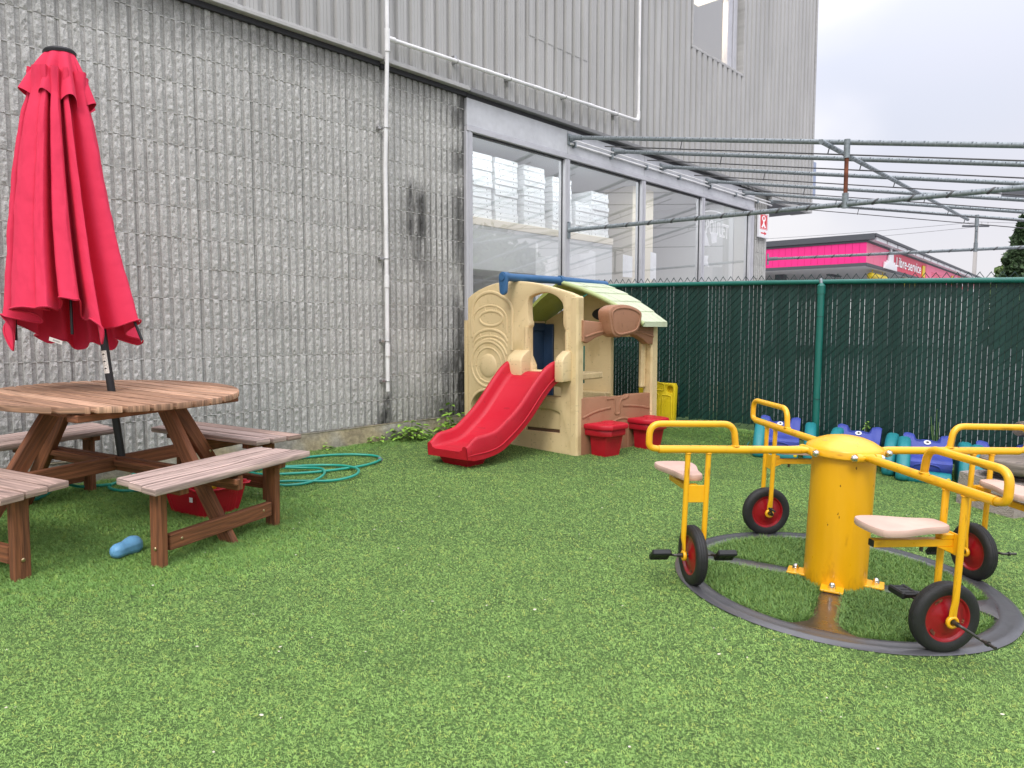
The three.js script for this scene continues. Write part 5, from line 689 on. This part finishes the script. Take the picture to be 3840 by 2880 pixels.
// wood-look play table on a stone-look foot at the right edge
{
  const g = thing('play_table', 'grey wood-look plastic play table on a stone-look foot at the right edge', 'play table'); place(g, 3.12, -4.38, 0.35);
  const q = noiser(19); const woodM = phys({ color: lin(0.30, 0.27, 0.245), roughness: 0.6, map: tex(512, (u, v) => { const w = q(u, v, 3, 3, 3), s = q(u, v + w * 0.05, 3, 40, 4, 0.6); const k = 0.78 + 0.5 * (s - 0.5); return [k, k * 0.96, k * 0.92]; }, 0.5, true), bumpMap: T.woodBump, bumpScale: 0.004 });
  const o = spline([[-0.2, 0.02, 0], [-0.16, -0.13, 0], [0.02, -0.2, 0], [0.3, -0.2, 0], [0.5, -0.12, 0], [0.52, 0.1, 0], [0.35, 0.22, 0], [0.0, 0.2, 0], [-0.15, 0.13, 0]], 60).map(p => [p.x, p.y]);
  part(g, 'top', prism(o, 0.085, 0.02, [], 1.2).translate(0, 0, 0.085).rotateX(Math.PI / 2).translate(0, 0.335, 0), woodM);
  const stoneM = std({ color: lin(0.42, 0.36, 0.33), roughness: 0.9, bumpMap: T.grit, bumpScale: 0.012, map: T.wear }), R = rng(14);
  for (let i = 0; i < 3; i++) for (let j = 0; j < 2; j++) { const pts = []; for (const a of [0, 1]) for (const b of [0, 0.5, 1]) for (const c of [0, 1]) pts.push([-0.185 + i * 0.165 + a * 0.158 + 0.012 * (R() - 0.5), -0.02 + b * 0.25 - 0.02 * b * b + 0.012 * (R() - 0.5), 0.13 - j * 0.19 - c * 0.18 + (b === 1 ? 0.02 * (c - 0.5) : 0) + 0.012 * (R() - 0.5)]); part(g, 'foot_stone', hull(pts), stoneM); }
  const lr = thing('log_rail', 'brown wood-look log rail poking in at the right edge above the play table', 'log rail'); part(lr, 'log', lathe([[0, -0.3], [0.045, -0.295], [0.055, -0.27], [0.056, 0.3], [0, 0.31]], 20).rotateZ(-Math.PI / 2).rotateY(0.35).translate(3.76, 0.27, -4.98), woodM); part(lr, 'post', rod(V(3.95, -0.25, -5.05), V(3.95, 0.25, -5.05), 0.05, 0.045, 14), woodM);
}

// ================================================================ WEEDS
function weed(name, label, x, z, y, n, size, seed, spread, up = 1) {
  const R = rng(seed), g = thing(name, label, 'plant'); const pos = [], col = [], st = [];
  for (let i = 0; i < n; i++) {
    const a = R() * Math.PI * 2, d = Math.pow(R(), 0.7) * spread, h = (0.02 + 0.16 * R() * (1 - 0.5 * d / spread)) * up, c = V(Math.cos(a) * d, h, Math.sin(a) * d * 0.6), s = size * (0.55 + 0.6 * R());
    const dir = V(Math.cos(a) * 0.8 + 0.5 * (R() - 0.5), 0.25 * (R() - 0.5) - 0.1, Math.sin(a) * 0.6 + 0.5 * R()).normalize(), sd = V(-dir.z, 0.2 * (R() - 0.5), dir.x).normalize(), nn = sd.clone().cross(dir);
    const k = 0.75 + 0.7 * R(), P = (u, v, w) => c.clone().addScaledVector(dir, u * s).addScaledVector(sd, v * s).addScaledVector(nn, w * s);
    const ol = [[0, 0, 0], [-0.12, 0.38, 0.1], [0.25, 0.46, 0.12], [0.6, 0.3, 0.08], [1, 0, -0.1], [0.6, -0.3, 0.08], [0.25, -0.46, 0.12], [-0.12, -0.38, 0.1]], mid = P(0.35, 0, -0.04);
    for (let q = 0; q < ol.length; q++) { const A0 = P(...ol[q]), B0 = P(...ol[(q + 1) % ol.length]); for (const v of [mid, A0, B0]) { pos.push(v.x, v.y, v.z); col.push(k, k, k); } }
    if (i % 3 === 0) st.push(rod(V(d * Math.cos(a) * 0.25, -0.02, d * Math.sin(a) * 0.2), c, 0.0022, 0.0012, 5));
  }
  const lg = new THREE.BufferGeometry(); lg.setAttribute('position', new THREE.Float32BufferAttribute(pos, 3)); lg.setAttribute('color', new THREE.Float32BufferAttribute(col, 3)); lg.computeVertexNormals();
  part(g, 'leaf_mass', triUV(lg), M.leaf).userData.kind = 'stuff'; part(g, 'stem', merge(st), std({ color: lin(0.14, 0.2, 0.04), roughness: 0.8 })); g.position.set(x, y, z); g.rotation.y = 0.8; return g;
}
{
  const P = (s, o) => { const p = wallP(s, 0, o); return [p.x, p.z, groundY(p.x, p.z)]; };
  let p = P(3.93, 0.10); weed('weed', 'large bushy green weed at the foot of the block wall left of the slide', p[0], p[1], p[2], 90, 0.055, 1, 0.20);
  p = P(4.42, 0.10); weed('weed', 'tall green weed in the corner of the wall beside the playhouse', p[0], p[1], p[2], 46, 0.062, 2, 0.16, 1.75);
  p = P(3.62, 0.09); weed('weed', 'low straggling weed at the wall beside the bushy one', p[0], p[1], p[2], 26, 0.035, 3, 0.14, 0.5);
  p = P(3.13, 0.07); weed('weed', 'tiny weed sprouting alone at the concrete footing by the hose', p[0], p[1], p[2], 9, 0.038, 4, 0.03, 0.55);
  const f = (t, o, y) => V(FE.x + fe.x * t + fnn.x * o, y, FE.z + fe.z * t + fnn.z * o);
  const q = f(2.83, 0.08, 0.13); weed('weed', 'small weed poking up through the fence behind the second rocker seat', q.x, q.z, q.y, 14, 0.032, 6, 0.03, 0.5);
  const h = f(3.33, 0.06, 0.0), gg = thing('grass_tuft', 'thin tuft of tall grass at the fence above the third rocker seat', 'grass tuft'); const R = rng(8); for (let i = 0; i < 5; i++) { const a = f(3.33 + 0.03 * (R() - 0.5), 0.05, -0.1), b = f(3.33 + 0.1 * (R() - 0.5), 0.07, 0.18 + 0.2 * R()); part(gg, 'blade', tube([a, a.clone().lerp(b, 0.5).add(V(0.008 * (R() - 0.5), 0, 0)), b], 0.0022, 5, 12), std({ color: lin(0.12, 0.22, 0.06), roughness: 0.7 })); }
}

// ================================================================ BEYOND THE FENCE
{
  const g = thing('fuel_canopy', 'filling station canopy with a magenta fascia and white lettering beyond the fence', 'canopy'); const yaw = Math.atan2(0.77, 0.64); g.position.set(15.7, 0, -32); g.rotation.y = yaw;
  const y0 = 3.80, y1 = 5.0, LX = 36, LZ = -16;
  part(g, 'canopy_body', merge([boxAt(0.1, LX - 0.1, y0 + 0.1, y1 - 0.1, LZ, -0.1)]), M.soffit);
  part(g, 'soffit', boxAt(0.02, LX, y0 - 0.04, y0 + 0.02, LZ, -0.02), M.soffit);
  // left face: upright panels
  const nP = 54; for (let i = 0; i < nP; i++) part(g, 'fascia_panel', boxAt(0.0, 0.06, y0 + 0.14, y1 - 0.16, LZ * (i + 1) / nP + 0.004, LZ * i / nP - 0.004, 0.003), M.magenta);
  // front face in three colours
  const fr = [[0.0, 4.9, M.pinkA], [4.9, 13.6, M.pinkB], [13.6, 25, M.pinkA], [25, LX, M.pinkB]]; for (const [a, b, m] of fr) for (let q = a; q < b - 0.1; q += (b - a) / 4) part(g, 'fascia_panel', boxAt(q + 0.01, q + (b - a) / 4 - 0.01, y0 + 0.14, y1 - 0.16, -0.06, 0, 0.004), m);
  part(g, 'lower_trim', merge([boxAt(-0.03, 0.08, y0, y0 + 0.14, LZ, 0.03), boxAt(0.08, LX, y0, y0 + 0.14, -0.08, 0.03)]), M.darkTrim);
  part(g, 'gutter', merge([boxAt(-0.04, 0.1, y1 - 0.16, y1 - 0.06, LZ, 0.03), boxAt(0.1, LX, y1 - 0.16, y1 - 0.08, -0.08, 0.03), boxAt(-0.12, 0.1, y1 - 0.06, y1 + 0.2, LZ, 0.3), boxAt(0.1, LX, y1 + 0.1, y1 + 0.22, -0.5, 0.35)]), M.darkTrim);
  const rn = 16; for (let i = 0; i < rn; i++) { part(g, 'rooflight', boxAt(0.5 + i * 2.15, 2.4 + i * 2.15, y1 - 0.06, y1 + 0.10, -0.3, 0.28, 0.01), M.white); }
  // leaf emblem
  const leaf = [[0, 0], [0.05, 0.32], [0.25, 0.24], [0.28, 0.42], [0.44, 0.36], [0.5, 0.86], [0.62, 0.78], [0.72, 1.25], [0.84, 0.78], [0.97, 0.86], [1.0, 0.36], [1.2, 0.42], [1.22, 0.24], [1.42, 0.34], [1.45, 0]];
  part(g, 'leaf_emblem', prism(leaf.map(([x, y]) => [3.0 + x * 1.8, y0 + 0.1 + y * 0.98]), 0.08, 0.01).translate(0, 0, 0.1), M.white); part(g, 'leaf_emblem', prism(leaf.map(([x, y]) => [30.6 + x * 1.6, y0 + 0.05 + y * 0.85]), 0.08, 0.01).translate(0, 0, 0.1), M.white);
  for (const [x0, w] of [[5.6, 6.4], [23.5, 6.5]]) { const cv = document.createElement('canvas'); cv.width = 1024; cv.height = 192; const x = cv.getContext('2d'); x.fillStyle = '#fff'; x.font = 'bold 150px sans-serif'; x.save(); x.scale(1024 / x.measureText('Libre-service').width * 0.98, 1); x.fillText('Libre-service', 6, 142); x.restore(); const t = new THREE.CanvasTexture(cv); t.colorSpace = THREE.SRGBColorSpace; const m = part(g, 'lettering', new THREE.PlaneGeometry(w, 0.82), new THREE.MeshStandardMaterial({ map: t, transparent: true, roughness: 0.6 })); m.position.set(x0 + w / 2, y0 + 0.56, 0.03); }
  part(g, 'yellow_plate', boxAt(12.3, 13.0, y0 + 0.2, y0 + 0.86, 0.0, 0.05), M.yellowP); part(g, 'yellow_plate', boxAt(22.3, 22.9, y0 + 0.25, y0 + 0.86, 0.0, 0.05), M.yellowP);
  part(g, 'small_print', merge([0, 1, 2].map(i => boxAt(15.2, 18.6, y0 + 0.42 + i * 0.1, y0 + 0.45 + i * 0.1, 0.0, 0.012, 0.002))), M.pinkB);
  for (const [x, z] of [[2.2, -4.5], [2.2, -11], [14, -4.5], [14, -11], [27, -4.5]]) part(g, 'column', boxAt(x - 0.22, x + 0.22, -0.42, y0 - 0.04, z - 0.22, z + 0.22), M.darkTrim);
  for (const [x, z] of [[4.2, -2.5], [8, -8], [4.5, -10], [12, -3]]) part(g, 'canopy_lamp', boxAt(x - 0.8, x + 0.8, y0 - 0.1, y0 - 0.045, z - 0.15, z + 0.15), M.darkTrim);
  for (const [x, z] of [[1.7, -0.2], [8.4, -0.2]]) part(g, 'yellow_clearance_bar', merge([rod(V(x, y0 - 0.33, z), V(x + 2.6, y0 - 0.33, z), 0.16, 0.16, 16), norm(new THREE.SphereGeometry(0.16, 14, 10).translate(x, y0 - 0.33, z)), norm(new THREE.SphereGeometry(0.16, 14, 10).translate(x + 2.6, y0 - 0.33, z)), rod(V(x + 0.3, y0 - 0.2, z), V(x + 0.3, y0, z), 0.02), rod(V(x + 2.3, y0 - 0.2, z), V(x + 2.3, y0, z), 0.02)]), M.yellowP);
  const k = thing('kiosk', 'pale low kiosk building under the filling station canopy, glimpsed through the fence', 'kiosk'); k.position.copy(g.position); k.rotation.copy(g.rotation);
  part(k, 'wall', boxAt(-6, 12, -0.42, 3.0, -15.5, -9), M.cream); part(k, 'roof', boxAt(-6.2, 12.2, 3.0, 3.15, -15.7, -8.8), M.darkTrim); for (let i = 0; i < 4; i++) part(k, 'window', boxAt(-5 + i * 4.2, -2 + i * 4.2, 0.6, 2.5, -9.02, -8.94), M.gasket);
}
function tree(name, label, x, z, h, r, n, seed, conic, col) {
  const R = rng(seed), g = thing(name, label, 'tree'); const pos = [], cl = [];
  const lobes = Array.from({ length: 16 }, () => { const t = R(), a = R() * 6.28; return [Math.cos(a) * r * 0.6 * (conic ? 1 - t : 1), h * (0.3 + 0.6 * t), Math.sin(a) * r * 0.6 * (conic ? 1 - t : 1), r * (0.35 + 0.25 * R()) * (conic ? 1.15 - t : 1)]; });
  for (let i = 0; i < n; i++) { let c; if (conic) { const t = Math.pow(R(), 1.3), a = R() * 6.28, rr = r * Math.pow(1 - t, 0.8) * (0.75 + 0.3 * Math.sin(t * 40 + a * 3)) * Math.sqrt(0.25 + 0.75 * R()); c = V(Math.cos(a) * rr, h * (0.12 + 0.88 * t), Math.sin(a) * rr); } else { const l = lobes[Math.floor(R() * lobes.length)], d = V(R() - 0.5, R() - 0.5, R() - 0.5).normalize().multiplyScalar(l[3] * Math.pow(R(), 0.35)); c = V(l[0], l[1], l[2]).add(d); }
    const s = (0.10 + 0.14 * R()) * (r > 2.5 ? 1.6 : 1), a = V(R() - 0.5, R() - 0.5, R() - 0.5).normalize().multiplyScalar(s), b = V(R() - 0.5, R() - 0.5, R() - 0.5).cross(a).normalize().multiplyScalar(s * 0.6), k = 0.5 + 0.8 * R();
    for (const [p, q] of [[1, 0], [0, 1], [-1, 0], [1, 0], [-1, 0], [0, -1]]) { const v = c.clone().addScaledVector(a, p).addScaledVector(b, q); pos.push(v.x, v.y, v.z); cl.push(k, k, k); } }
  const lg = new THREE.BufferGeometry(); lg.setAttribute('position', new THREE.Float32BufferAttribute(pos, 3)); lg.setAttribute('color', new THREE.Float32BufferAttribute(cl, 3)); lg.computeVertexNormals(); part(g, 'crown', triUV(lg), std({ color: lin(...col), roughness: 0.7, vertexColors: true }));
  part(g, 'trunk', merge([rod(V(0, -0.2, 0), V(0.05, h * 0.5, 0), r * 0.09, r * 0.05, 10), rod(V(0.05, h * 0.5, 0), V(0, h * 0.92, 0), r * 0.05, r * 0.012, 8), rod(V(0.03, h * 0.35, 0), V(r * 0.5, h * 0.6, 0.2), r * 0.035, r * 0.012, 7), rod(V(0.03, h * 0.32, 0), V(-r * 0.5, h * 0.58, -0.2), r * 0.035, r * 0.012, 7)]), M.bark); g.position.set(x, -0.42, z); return g;
}
tree('conifer', 'dark green pointed tree at the right edge beyond the fence', 21.15, -30, 6.0, 1.35, 9000, 3, true, [0.045, 0.085, 0.03]);
tree('broadleaf_tree', 'lighter green rounded tree just left of the pointed tree beyond the fence', 22.75, -33, 5.4, 0.7, 1500, 4, false, [0.09, 0.15, 0.03]);
tree('broadleaf_tree', 'broad green tree out to the right, mirrored in the first shop pane', 27, -8, 5.6, 3.0, 6000, 5, false, [0.06, 0.1, 0.03]); tree('broadleaf_tree', 'green tree off to the right, mirrored low in the second shop pane', 34, -16, 3.4, 1.8, 3000, 6, false, [0.06, 0.1, 0.03]); tree('broadleaf_tree', 'tallest wide green tree out to the right beside the yard', 25, -3.5, 4.8, 2.4, 5000, 7, false, [0.06, 0.1, 0.03]);
{
  const pole = (x, z, h, label) => { const g = thing('utility_pole', label, 'utility pole'); g.position.set(x, -0.42, z); part(g, 'pole', rod(V(0, 0, 0), V(0.1, h, 0), 0.19, 0.13, 12), std({ color: lin(0.42, 0.4, 0.38), roughness: 0.9 })); part(g, 'crossarm', boxAt(-1.1, 1.1, h - 0.7, h - 0.56, -0.06, 0.06), M.darkTrim); for (const q of [-1, -0.5, 0.5, 1]) part(g, 'insulator', rod(V(q, h - 0.56, 0), V(q, h - 0.3, 0), 0.05, 0.03, 8), M.soffit); part(g, 'transformer', rod(V(0.75, h * 0.40, 0), V(0.75, h * 0.50, 0), 0.42, 0.42, 14), M.soffit); return g; };
  pole(38.4, -60, 10.6, 'pale utility pole with a transformer behind the filling station canopy'); pole(30, -21, 9.5, 'utility pole off to the right, mirrored in the last shop pane');
  const wireM = std({ color: lin(0.16, 0.16, 0.17), roughness: 0.6 });
  const wires = (n, label, list, r) => { const g = thing(n, label, 'wires'); for (const [a, b, sag] of list) { const pts = []; for (let i = 0; i <= 20; i++) { const t = i / 20, p = a.clone().lerp(b, t); p.y -= sag * 4 * t * (1 - t); pts.push(p); } part(g, 'wire', tube(pts, r, 5, 24), wireM); } };
  wires('power_line', 'pair of thin power lines sagging across the sky above the magenta canopy', [[V(38.5, 9.9, -60), V(8, 8.2, -62), 0.3], [V(38.5, 9.5, -60), V(8, 7.6, -62), 0.3], [V(38.5, 9.9, -60), V(75, 9.9, -58), 0.4]], 0.018);
  wires('telephone_line', 'bundle of low cables running right from the utility pole', [[V(38.5, 4.6, -60), V(70, 4.3, -58), 0.3], [V(38.5, 4.1, -60), V(70, 3.9, -58), 0.3], [V(38.5, 3.6, -60), V(70, 3.4, -58), 0.3]], 0.03);
  wires('street_cable', 'cables along the street to the right, mirrored in the shop panes', [[V(30, 8.2, -21), V(26, 8.0, 20), 0.4], [V(30, 7.6, -21), V(26, 7.4, 20), 0.4], [V(30, 6.4, -21), V(26, 6.2, 20), 0.4], [V(30, 5.4, -21), V(26, 5.3, 20), 0.4], [V(30, 8.2, -21), V(48, 8, -58), 0.4], [V(30, 7.4, -21), V(48, 7.2, -50), 0.4]], 0.03);
  const l = thing('street_lamp', 'dark street lamp head reaching in from the right behind the awning pipes', 'street lamp'); l.position.set(19, 0, -28); part(l, 'lamp_head', hull([[-0.05, 6.05, -0.2], [1.05, 6.0, -0.24], [1.05, 6.35, -0.2], [0, 6.32, -0.16], [-0.05, 6.05, 0.2], [1.05, 6.0, 0.24], [1.05, 6.35, 0.2], [0, 6.32, 0.16]]), M.darkTrim); part(l, 'arm', rod(V(0.9, 6.2, 0), V(3.2, 6.25, 0), 0.05), M.darkTrim); part(l, 'mast', rod(V(3.2, -0.42, 0), V(3.2, 6.6, 0), 0.1, 0.07), M.darkTrim);
}

// ================================================================ TURF FIBRES AND LITTER
{
  const R = rng(101);
  const tuft = (n, len, wid, lean, seed) => { const r = rng(seed), pos = [], nor = []; for (let i = 0; i < n; i++) { const a = r() * 6.283, bx = (r() - 0.5) * 0.016, bz = (r() - 0.5) * 0.016, L = len * (0.6 + 0.6 * r()), ln = lean * (0.4 + 0.9 * r()), da = (r() - 0.5) * 2.2, w = wid * (0.8 + 0.4 * r()); let p = V(bx, -0.004, bz), el = Math.PI / 2 - ln * 0.35, az = a; const P = [p.clone()]; for (let k = 0; k < 3; k++) { p = p.clone().add(V(Math.cos(az) * Math.cos(el), Math.sin(el), Math.sin(az) * Math.cos(el)).multiplyScalar(L / 3)); P.push(p); el -= ln * 0.55; az += da * 0.5; }
      const sd = V(-Math.sin(a + 0.4), 0, Math.cos(a + 0.4)).multiplyScalar(w / 2); const Ls = P.map((q, k) => q.clone().addScaledVector(sd, k === 3 ? 0.35 : 1)), Rs = P.map((q, k) => q.clone().addScaledVector(sd, k === 3 ? -0.35 : -1));
      for (let k = 0; k < 3; k++) for (const v of [Ls[k], Rs[k], Rs[k + 1], Ls[k], Rs[k + 1], Ls[k + 1]]) pos.push(v.x, v.y, v.z); }
    const g = new THREE.BufferGeometry(); g.setAttribute('position', new THREE.Float32BufferAttribute(pos, 3)); g.computeVertexNormals(); return triUV(g); };
  const inRing = (x, z) => Math.hypot(x - CC.x, z - CC.z);
  const blocked = (x, z) => { const d = inRing(x, z); if (d > RI - 0.004 && d < RO + 0.004) return true; if (d < 0.135) return true; if (d < RI) { for (let i = 0; i < 4; i++) { const a = (SPK + 90 * i) * Math.PI / 180, u = (x - CC.x) * Math.cos(a) + (z - CC.z) * Math.sin(a), w = Math.abs(-(x - CC.x) * Math.sin(a) + (z - CC.z) * Math.cos(a)); const lim = 0.048 + 0.085 * Math.pow(smooth(0.47, 0.6, u), 1.6); if (u > 0.08 && w < lim) return true; } } return false; };
  const outs = [[], [], [], []], ins = [];
  const visible = (x, z, m) => { const zc = -z; return zc > 0.9 && Math.abs(x) < zc * 0.74 + m; };
  const put = (x, z, sc) => { const dw = dwOf(x, z), s = sOf(x, z); if (dw < 0.012 || fenceOff(x, z) < 0.0 || blocked(x, z)) return; const d = inRing(x, z); const y = groundY(x, z); const o = [x, y, z, R() * 6.283, sc * (0.8 + 0.4 * R()), R()]; if (d < RI) { ins.push(o); return; } const td = Math.hypot(x - TC.x - 0.05, z - TC.z), shadeMix = Math.max(smooth(1.25, 0.7, td), smooth(0.35, 0.1, dwOf(x, z)), smooth(0.5, 0.2, fenceOff(x, z))); outs[R() < shadeMix * 0.9 ? 3 : Math.floor(R() * 3)].push(o); };  // tufts near table, wall and fence go to the set coloured for shade
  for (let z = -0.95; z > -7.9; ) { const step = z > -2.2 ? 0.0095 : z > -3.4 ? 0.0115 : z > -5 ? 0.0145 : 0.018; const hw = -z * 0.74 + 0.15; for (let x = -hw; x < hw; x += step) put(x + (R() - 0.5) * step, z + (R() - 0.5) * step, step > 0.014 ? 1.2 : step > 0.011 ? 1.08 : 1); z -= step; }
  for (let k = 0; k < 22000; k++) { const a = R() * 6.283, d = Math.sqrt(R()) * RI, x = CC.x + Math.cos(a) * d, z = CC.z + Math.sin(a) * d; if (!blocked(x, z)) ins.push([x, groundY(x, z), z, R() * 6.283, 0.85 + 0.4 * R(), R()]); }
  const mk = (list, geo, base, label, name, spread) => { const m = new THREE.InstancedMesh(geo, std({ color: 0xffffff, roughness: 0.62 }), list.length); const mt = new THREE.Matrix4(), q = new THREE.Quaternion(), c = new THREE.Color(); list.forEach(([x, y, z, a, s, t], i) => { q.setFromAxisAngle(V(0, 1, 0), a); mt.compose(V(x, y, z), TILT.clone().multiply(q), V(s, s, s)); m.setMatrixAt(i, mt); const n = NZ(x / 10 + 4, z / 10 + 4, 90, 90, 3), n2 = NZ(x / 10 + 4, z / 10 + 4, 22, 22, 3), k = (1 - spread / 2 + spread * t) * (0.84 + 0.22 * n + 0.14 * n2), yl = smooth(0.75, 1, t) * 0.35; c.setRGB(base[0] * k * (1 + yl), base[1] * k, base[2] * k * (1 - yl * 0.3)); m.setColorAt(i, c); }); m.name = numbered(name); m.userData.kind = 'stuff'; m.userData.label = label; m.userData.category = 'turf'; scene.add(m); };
  mk(outs[0], tuft(9, 0.0155, 0.0012, 1.75, 1), [0.255, 0.435, 0.10], 'short curly fibres of the green artificial turf', 'turf_fibres', 0.38);
  mk(outs[1], tuft(9, 0.015, 0.0012, 1.85, 2), [0.225, 0.40, 0.092], 'short curly fibres of the green artificial turf', 'turf_fibres', 0.38);
  mk(outs[2], tuft(9, 0.0165, 0.0012, 1.65, 3), [0.28, 0.46, 0.115], 'short curly fibres of the green artificial turf', 'turf_fibres', 0.38);
  mk(outs[3], tuft(10, 0.024, 0.0013, 1.15, 6), [0.20, 0.37, 0.085], 'taller upright turf fibres coloured darker for shade under the table and along edges', 'turf_pile', 0.4);  // shade around table, wall and fence is put into this darker fibre colour
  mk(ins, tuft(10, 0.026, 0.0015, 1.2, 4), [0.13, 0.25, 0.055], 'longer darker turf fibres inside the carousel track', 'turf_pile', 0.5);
  // blossoms, chips and dry leaves lying about
  const bits = []; for (let i = 0; i < 170; i++) { const z = -1.5 - 4.5 * Math.pow(R(), 0.9), x = (R() - 0.5) * 1.5 * -z; if (dwOf(x, z) < 0.15 || fenceOff(x, z) < 0.3 || inRing(x, z) < 0.7) { R(); continue; } const s = 0.0035 + 0.009 * R() * R() * R(); const g = new THREE.CircleGeometry(s, 5); g.scale(1, 0.5 + 0.5 * R(), 1); g.rotateX(-Math.PI / 2 + 0.5 * (R() - 0.5)); g.rotateY(R() * 6); g.translate(x, groundY(x, z) + 0.0165, z); bits.push(norm(g)); }
  const lm = solo('litter', merge(bits), std({ color: lin(0.62, 0.58, 0.46), roughness: 0.8 }), 'pale blossom petals and chips scattered over the turf', 'litter'); lm.userData.kind = 'stuff';
}
shadow(scene);
renderer.render(scene, camera);
